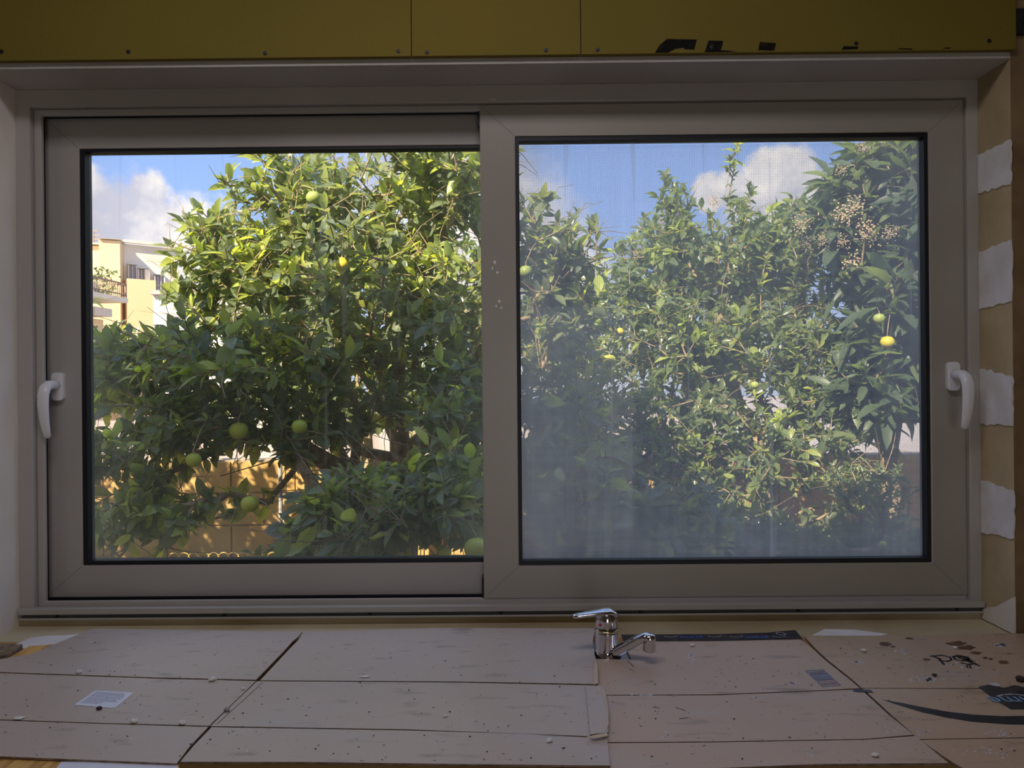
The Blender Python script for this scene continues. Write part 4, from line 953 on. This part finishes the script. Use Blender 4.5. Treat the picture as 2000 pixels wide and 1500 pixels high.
cit_t = leaf_template(.46, .16, .16)
tb_ = atY(775, 1100, 3.9)
T1, A1, tip1 = tree('citrus_tree', 'large bushy citrus tree filling the left pane, trunk forking low down', (tb_.x, 3.9, 0),
    [(780, 400, 3.5, 150, 130, .6, 1), (610, 400, 3.4, 105, 105, .45, 1), (700, 520, 3.3, 200, 110, .6, 1), (890, 340, 3.3, 120, 120, .5, 1.1), (520, 520, 3.4, 110, 100, .45, 1),
     (420, 500, 3.3, 70, 75, .3, .8), (395, 590, 3.4, 60, 60, .35, .8), (640, 680, 3.4, 180, 110, .6, .85), (860, 600, 3.3, 120, 150, .55, 1.1), (450, 700, 3.1, 170, 85, .5, 1.1), (270, 720, 3.2, 110, 80, .45, 1.1),
     (300, 860, 3.0, 130, 90, .45, .8), (260, 1010, 2.8, 100, 80, .4, .8), (420, 1000, 2.9, 100, 45, .4, .35), (740, 990, 2.55, 160, 85, .35, 1.7), (880, 960, 2.7, 90, 110, .4, 1.1), (620, 1060, 2.6, 110, 60, .35, .9),
     (890, 800, 3.0, 80, 110, .45, .9), (600, 830, 3.3, 130, 60, .5, .8), (420, 820, 3.2, 140, 55, .45, .9), (820, 760, 3.5, 120, 70, .5, .6), (400, 425, 3.3, 42, 32, .2, .35), (480, 375, 3.3, 40, 35, .2, .35), (560, 310, 3.3, 40, 30, .2, .35), (1060, 480, 3.5, 80, 110, .5, 1.0), (1110, 600, 3.6, 90, 120, .5, .9), (1090, 820, 3.2, 100, 200, .5, .9), (1160, 960, 2.9, 120, 110, .4, .8), (1340, 1010, 2.9, 130, 80, .4, .6), (1150, 470, 3.5, 24, 40, .2, .3), (560, 330, 3.3, 45, 40, .25, .35), (480, 350, 3.2, 22, 22, .15, .12)],
    2750, 9, .072, (leafS, leafO, barkl_m), cit_t, 'trees outside the window',
    [[(790, 1010, 3.9), (785, 900, 3.85)], [2, (775, 800, 3.8), (780, 700, 3.7), (770, 560, 3.6)], [2, (700, 880, 3.8), (640, 800, 3.7), (560, 760, 3.5), (450, 720, 3.3)], [2, (850, 840, 3.8), (905, 780, 3.6), (940, 680, 3.5)], [2, (730, 770, 3.9), (650, 640, 3.7)], [1, (690, 930, 3.6), (600, 880, 3.3), (430, 930, 3.1)]], twigs=.75)
cit2_t = leaf_template(.44, .2, .22)
b2 = atY(1500, 1100, 5.0)
T2, A2, tip2 = tree('citrus_tree', 'second citrus tree with upright shoots seen through the hazy pane', (b2.x, 5.0, 0),
    [(1310, 440, 5.3, 55, 70, .4, 1), (1295, 365, 5.3, 18, 35, .15, .25), (1340, 400, 5.3, 22, 45, .2, .3), (1436, 320, 5.2, 11, 48, .1, .22), (1440, 400, 5.2, 34, 34, .3, .5), (1400, 500, 5.2, 130, 80, .6, 1.1), (1520, 430, 5.3, 60, 45, .4, .6), (1540, 520, 5.2, 130, 100, .6, 1.1),
     (1230, 560, 5.2, 90, 80, .5, 1.0), (1240, 470, 5.2, 30, 30, .2, .3), (1300, 660, 5.0, 170, 100, .6, 1.2), (1480, 680, 5.0, 180, 110, .6, 1.2), (1250, 830, 4.8, 200, 130, .6, 1.2), (1480, 860, 4.7, 200, 120, .6, .9), (1650, 760, 4.8, 120, 120, .5, 1.0), (1300, 1020, 4.4, 230, 90, .5, 1.1), (1560, 1040, 4.4, 170, 60, .4, .5), (1120, 960, 4.6, 110, 160, .5, 1.0)],
    2300, 10, .076, (leaf2S, leaf2O, bark_m), cit2_t, 'trees outside the window',
    [[(1500, 1000, 5.0), (1490, 900, 5.0)], [2, (1440, 780, 5.1), (1400, 600, 5.2)], [2, (1560, 780, 5.1), (1570, 600, 5.2)], [2, (1350, 860, 4.9), (1200, 800, 4.9)]], twigs=.3)
loq_t = leaf_template(.30, .14, .3)
b3 = atY(1735, 1100, 4.5)
T3, A3, tip3 = tree('loquat_tree', 'loquat tree with long dark leaves and beige blossom against the right pane edge', (b3.x, 4.5, 0),
    [(1700, 350, 4.7, 85, 60, .4, 1), (1760, 420, 4.6, 90, 130, .5, 1.2), (1650, 440, 4.7, 75, 70, .4, 1), (1720, 600, 4.6, 100, 110, .5, 1), (1790, 640, 4.4, 60, 180, .4, 1), (1610, 400, 4.7, 30, 35, .2, .3), (1700, 760, 4.5, 90, 70, .4, .6)],
    330, 11, .19, (loqS, loqO, barkl_m), loq_t, 'trees outside the window', [[(1742, 1000, 4.5), (1735, 880, 4.5)], [2, (1755, 780, 4.5), (1760, 600, 4.6)], [2, (1690, 780, 4.5), (1680, 600, 4.6)]], droop=.15, tipr=.004, twigs=.8)
b4 = atY(1330, 1100, 6.9)
T4, A4, tip4 = tree('loquat_tree', 'more distant loquat tree with withered beige blossom behind the second citrus', (b4.x, 6.4, 0),
    [(1330, 500, 6.6, 120, 60, .5, 1), (1230, 500, 6.6, 40, 40, .3, .4), (1440, 520, 6.6, 120, 80, .5, 1), (1590, 460, 6.6, 100, 60, .5, .9), (1380, 650, 6.6, 200, 90, .5, .9)],
    260, 11, .16, (loqS, loqO, barkl_m), loq_t, 'trees outside the window', [[(1340, 900, 6.6), (1350, 700, 6.6)]], droop=.15, tipr=.004, single=60)
b5 = atY(1740, 1110, 3.9)
T5, A5, tip5 = tree('garden_shrub', 'low small-leaved shrub in the bottom right corner of the hazy pane', (b5.x, 4.2, 0),
    [(1740, 1050, 4.0, 90, 50, .3, 1), (1690, 950, 4.1, 90, 50, .3, .7), (1580, 1060, 3.9, 90, 35, .2, .8)], 420, 10, .035, (leaf2S, leaf2O, bark_m), cit2_t, 'shrubs outside the window', [[(1740, 1100, 4.1)]], single=200)
T5['category'] = 'shrub'
b7 = Vector((-3.9, 4.1, 0))
T7, A7, tip7 = tree('citrus_tree', 'citrus tree mostly hidden left of the window, its sunlit tips along the left glass edge', (b7.x, b7.y, 0),
    [(195, 780, 3.9, 50, 110, .35, .8), (120, 700, 4.0, 90, 160, .5, 1), (-150, 600, 4.1, 230, 220, .7, 1), (-450, 650, 4.1, 250, 220, .7, 1), (-150, 850, 4.1, 260, 150, .7, .8)],
    700, 10, .086, (leafS, leafO, bark_m), cit_t, 'trees outside the window', [[(-335, 1000, 4.1), (-335, 850, 4.1)], [2, (-200, 700, 4.1)], [2, (0, 780, 4.0), (100, 740, 4.0)]], twigs=.4, single=60)
b6 = atY(720, 1100, 5.3)
T6, A6, tip6 = tree('citrus_tree', 'sunlit citrus tree standing behind the large one, seen through its branches', (b6.x, 5.2, 0),
    [(560, 620, 5.2, 130, 130, .45, 1), (760, 560, 5.2, 150, 150, .45, 1), (930, 620, 5.2, 120, 150, .45, 1), (700, 760, 5.1, 200, 90, .45, 1), (930, 860, 5.1, 110, 130, .45, 1), (1090, 680, 5.2, 110, 130, .45, 1), (450, 760, 5.2, 90, 60, .35, .4)],
    1000, 10, .085, (leaf2S, leaf2O, barkl_m), cit2_t, 'trees outside the window', [[(720, 950, 5.2), (715, 850, 5.2)], [2, (760, 700, 5.2)], [2, (640, 740, 5.2)]], twigs=.4, single=40)
# blossom panicles on the loquats
def blossoms(spec, T, tips, A):
    P = A[tips]
    for (px, py, d, r) in spec:
        c = atY(px, py, d); j = int(np.argmin(((P - np.array(list(c))) ** 2).sum(1))); q = Vector(P[j])
        bm = bmesh.new(); sweep(bm, [q, (q + c) / 2 + Vector((0, 0, .01)), c], [.003, .0025, .002], 5, up=(0.1, .3, 1))
        r *= 1.35
        for _ in range(90):
            v = Vector((random.gauss(0, .5), random.gauss(0, .5), random.gauss(.1, .6))) * r * d / F
            res = bmesh.ops.create_icosphere(bm, subdivisions=1, radius=r * d / F * random.uniform(.05, .12))
            for w in res['verts']: w.co = w.co + c + v
        bmobj('blossom_cluster', bm, blos_m, T)
blossoms([(1565, 440, 4.5, 13), (1608, 470, 4.5, 10), (1650, 425, 4.4, 17), (1672, 405, 4.4, 14), (1690, 450, 4.4, 15), (1700, 465, 4.4, 12), (1740, 455, 4.3, 12), (1665, 515, 4.4, 15), (1685, 285, 4.5, 11), (1715, 290, 4.5, 12), (1745, 275, 4.5, 10), (1640, 335, 4.5, 8), (1575, 480, 4.6, 9), (1645, 475, 4.4, 9)], T3, tip3, A3)
blossoms([(1290, 430, 6.0, 9), (1320, 455, 6.0, 14), (1345, 462, 6.0, 9), (1375, 505, 6.0, 14), (1400, 515, 6.0, 11), (1440, 515, 6.0, 8), (1250, 445, 6.0, 7), (1505, 460, 6.0, 11), (1520, 480, 6.0, 9), (1245, 495, 6.0, 8), (1470, 475, 6.0, 7), (1395, 395, 6.0, 9)], T4, tip4, A4)

# ------------------------------------------------------------------ fruit
fr = [(585, 833, 2.85, 15, fruit_m, 'bright green orange hanging alone at mid height of the left pane'),
      (378, 898, 2.75, 15, fruit_m, 'green orange hanging near the lower left of the left pane'),
      (466, 841, 2.9, 18, fruit_m, 'green orange half behind a leaf, left of the lone bright one'),
      (488, 984, 2.65, 17, fruit_m, 'darker green orange hanging before the ochre garden wall'),
      (930, 1072, 2.3, 24, fruit_m, 'largest green fruit cut by the meeting stile at the bottom of the left pane'),
      (867, 1080, 2.4, 14, fruit_m, 'green fruit low down just left of the largest one'),
      (768, 940, 2.55, 16, fruit_m, 'pale green fruit behind the low dark leaves'),
      (908, 818, 2.8, 12, fruit_m, 'small green fruit beside the meeting stile at mid height'),
      (894, 932, 2.7, 11, fruitp_m, 'yellowish green fruit above the largest one'),
      (668, 516, 2.9, 12, fruity_m, 'yellow lemon with dark stripes high in the left tree'),
      (842, 592, 3.0, 10, fruity_m, 'yellow lemon near the meeting stile, upper right of the left pane'),
      (612, 386, 2.95, 14, fruitp_m, 'pale unripe fruit under the crown top of the left tree'),
      (657, 557, 3.0, 9, fruitp_m, 'dull green fruit just below the yellow lemon'),
      (1027, 530, 3.0, 13, fruitp_m, 'pale green fruit at the left edge of the hazy pane'),
      (1210, 648, 4.0, 9, fruity_m, 'yellow fruit in the middle of the hazy pane'),
      (1733, 668, 4.0, 13, fruity_m, 'yellow orange at the right of the hazy pane'),
      (1717, 622, 4.0, 11, fruitp_m, 'pale fruit just above the yellow orange at the right'),
      (1250, 960, 3.9, 13, fruit_m, 'green fruit low in the hazy pane'),
      (1474, 752, 4.0, 8, fruitp_m, 'small dull fruit in the centre of the hazy pane'),
      (1725, 1063, 3.7, 7, fruity_m, 'small yellow fruit above the bottom right shrub'),
      (1190, 705, 3.3, 14, fruit_m, 'dim green fruit in shade at the left of the hazy pane')]
allt = np.concatenate([A1[tip1], A2[tip2], A3[tip3], A5[tip5]])
for px, py, d, r, m, lab in fr:
    c = atY(px, py, d); rr_ = r * d / F; cn = np.array(list(c)) + np.array([0, 0, .05])
    q = Vector(allt[int(np.argmin(((allt - cn) ** 2).sum(1)))])
    lem = 'lemon' in lab
    f = empty('lemon' if lem else 'orange', c + Vector((0, 0, -rr_)), lab, 'fruit', 'fruit hanging in the trees')
    bm = bmesh.new(); res = bmesh.ops.create_uvsphere(bm, u_segments=20, v_segments=14, radius=rr_)
    for v in bm.verts:
        t = v.co.z / rr_; v.co.z *= (1.18 if lem and abs(t) > .8 else .94)
        if t > .9: v.co.z -= rr_ * .05
    bmesh.ops.translate(bm, verts=bm.verts, vec=c); bmobj('fruit_skin', bm, m, f, smooth=True)
    bm = bmesh.new(); tp_ = c + Vector((0, 0, rr_ * .86)); sweep(bm, [tp_, tp_ + Vector((0, 0, .012)), (tp_ + q) / 2 + Vector((0, 0, .02)), q], [.003, .0022, .002, .002], 6, up=(0.2, .5, .1)); bmobj('stem', bm, barkl_m, f)
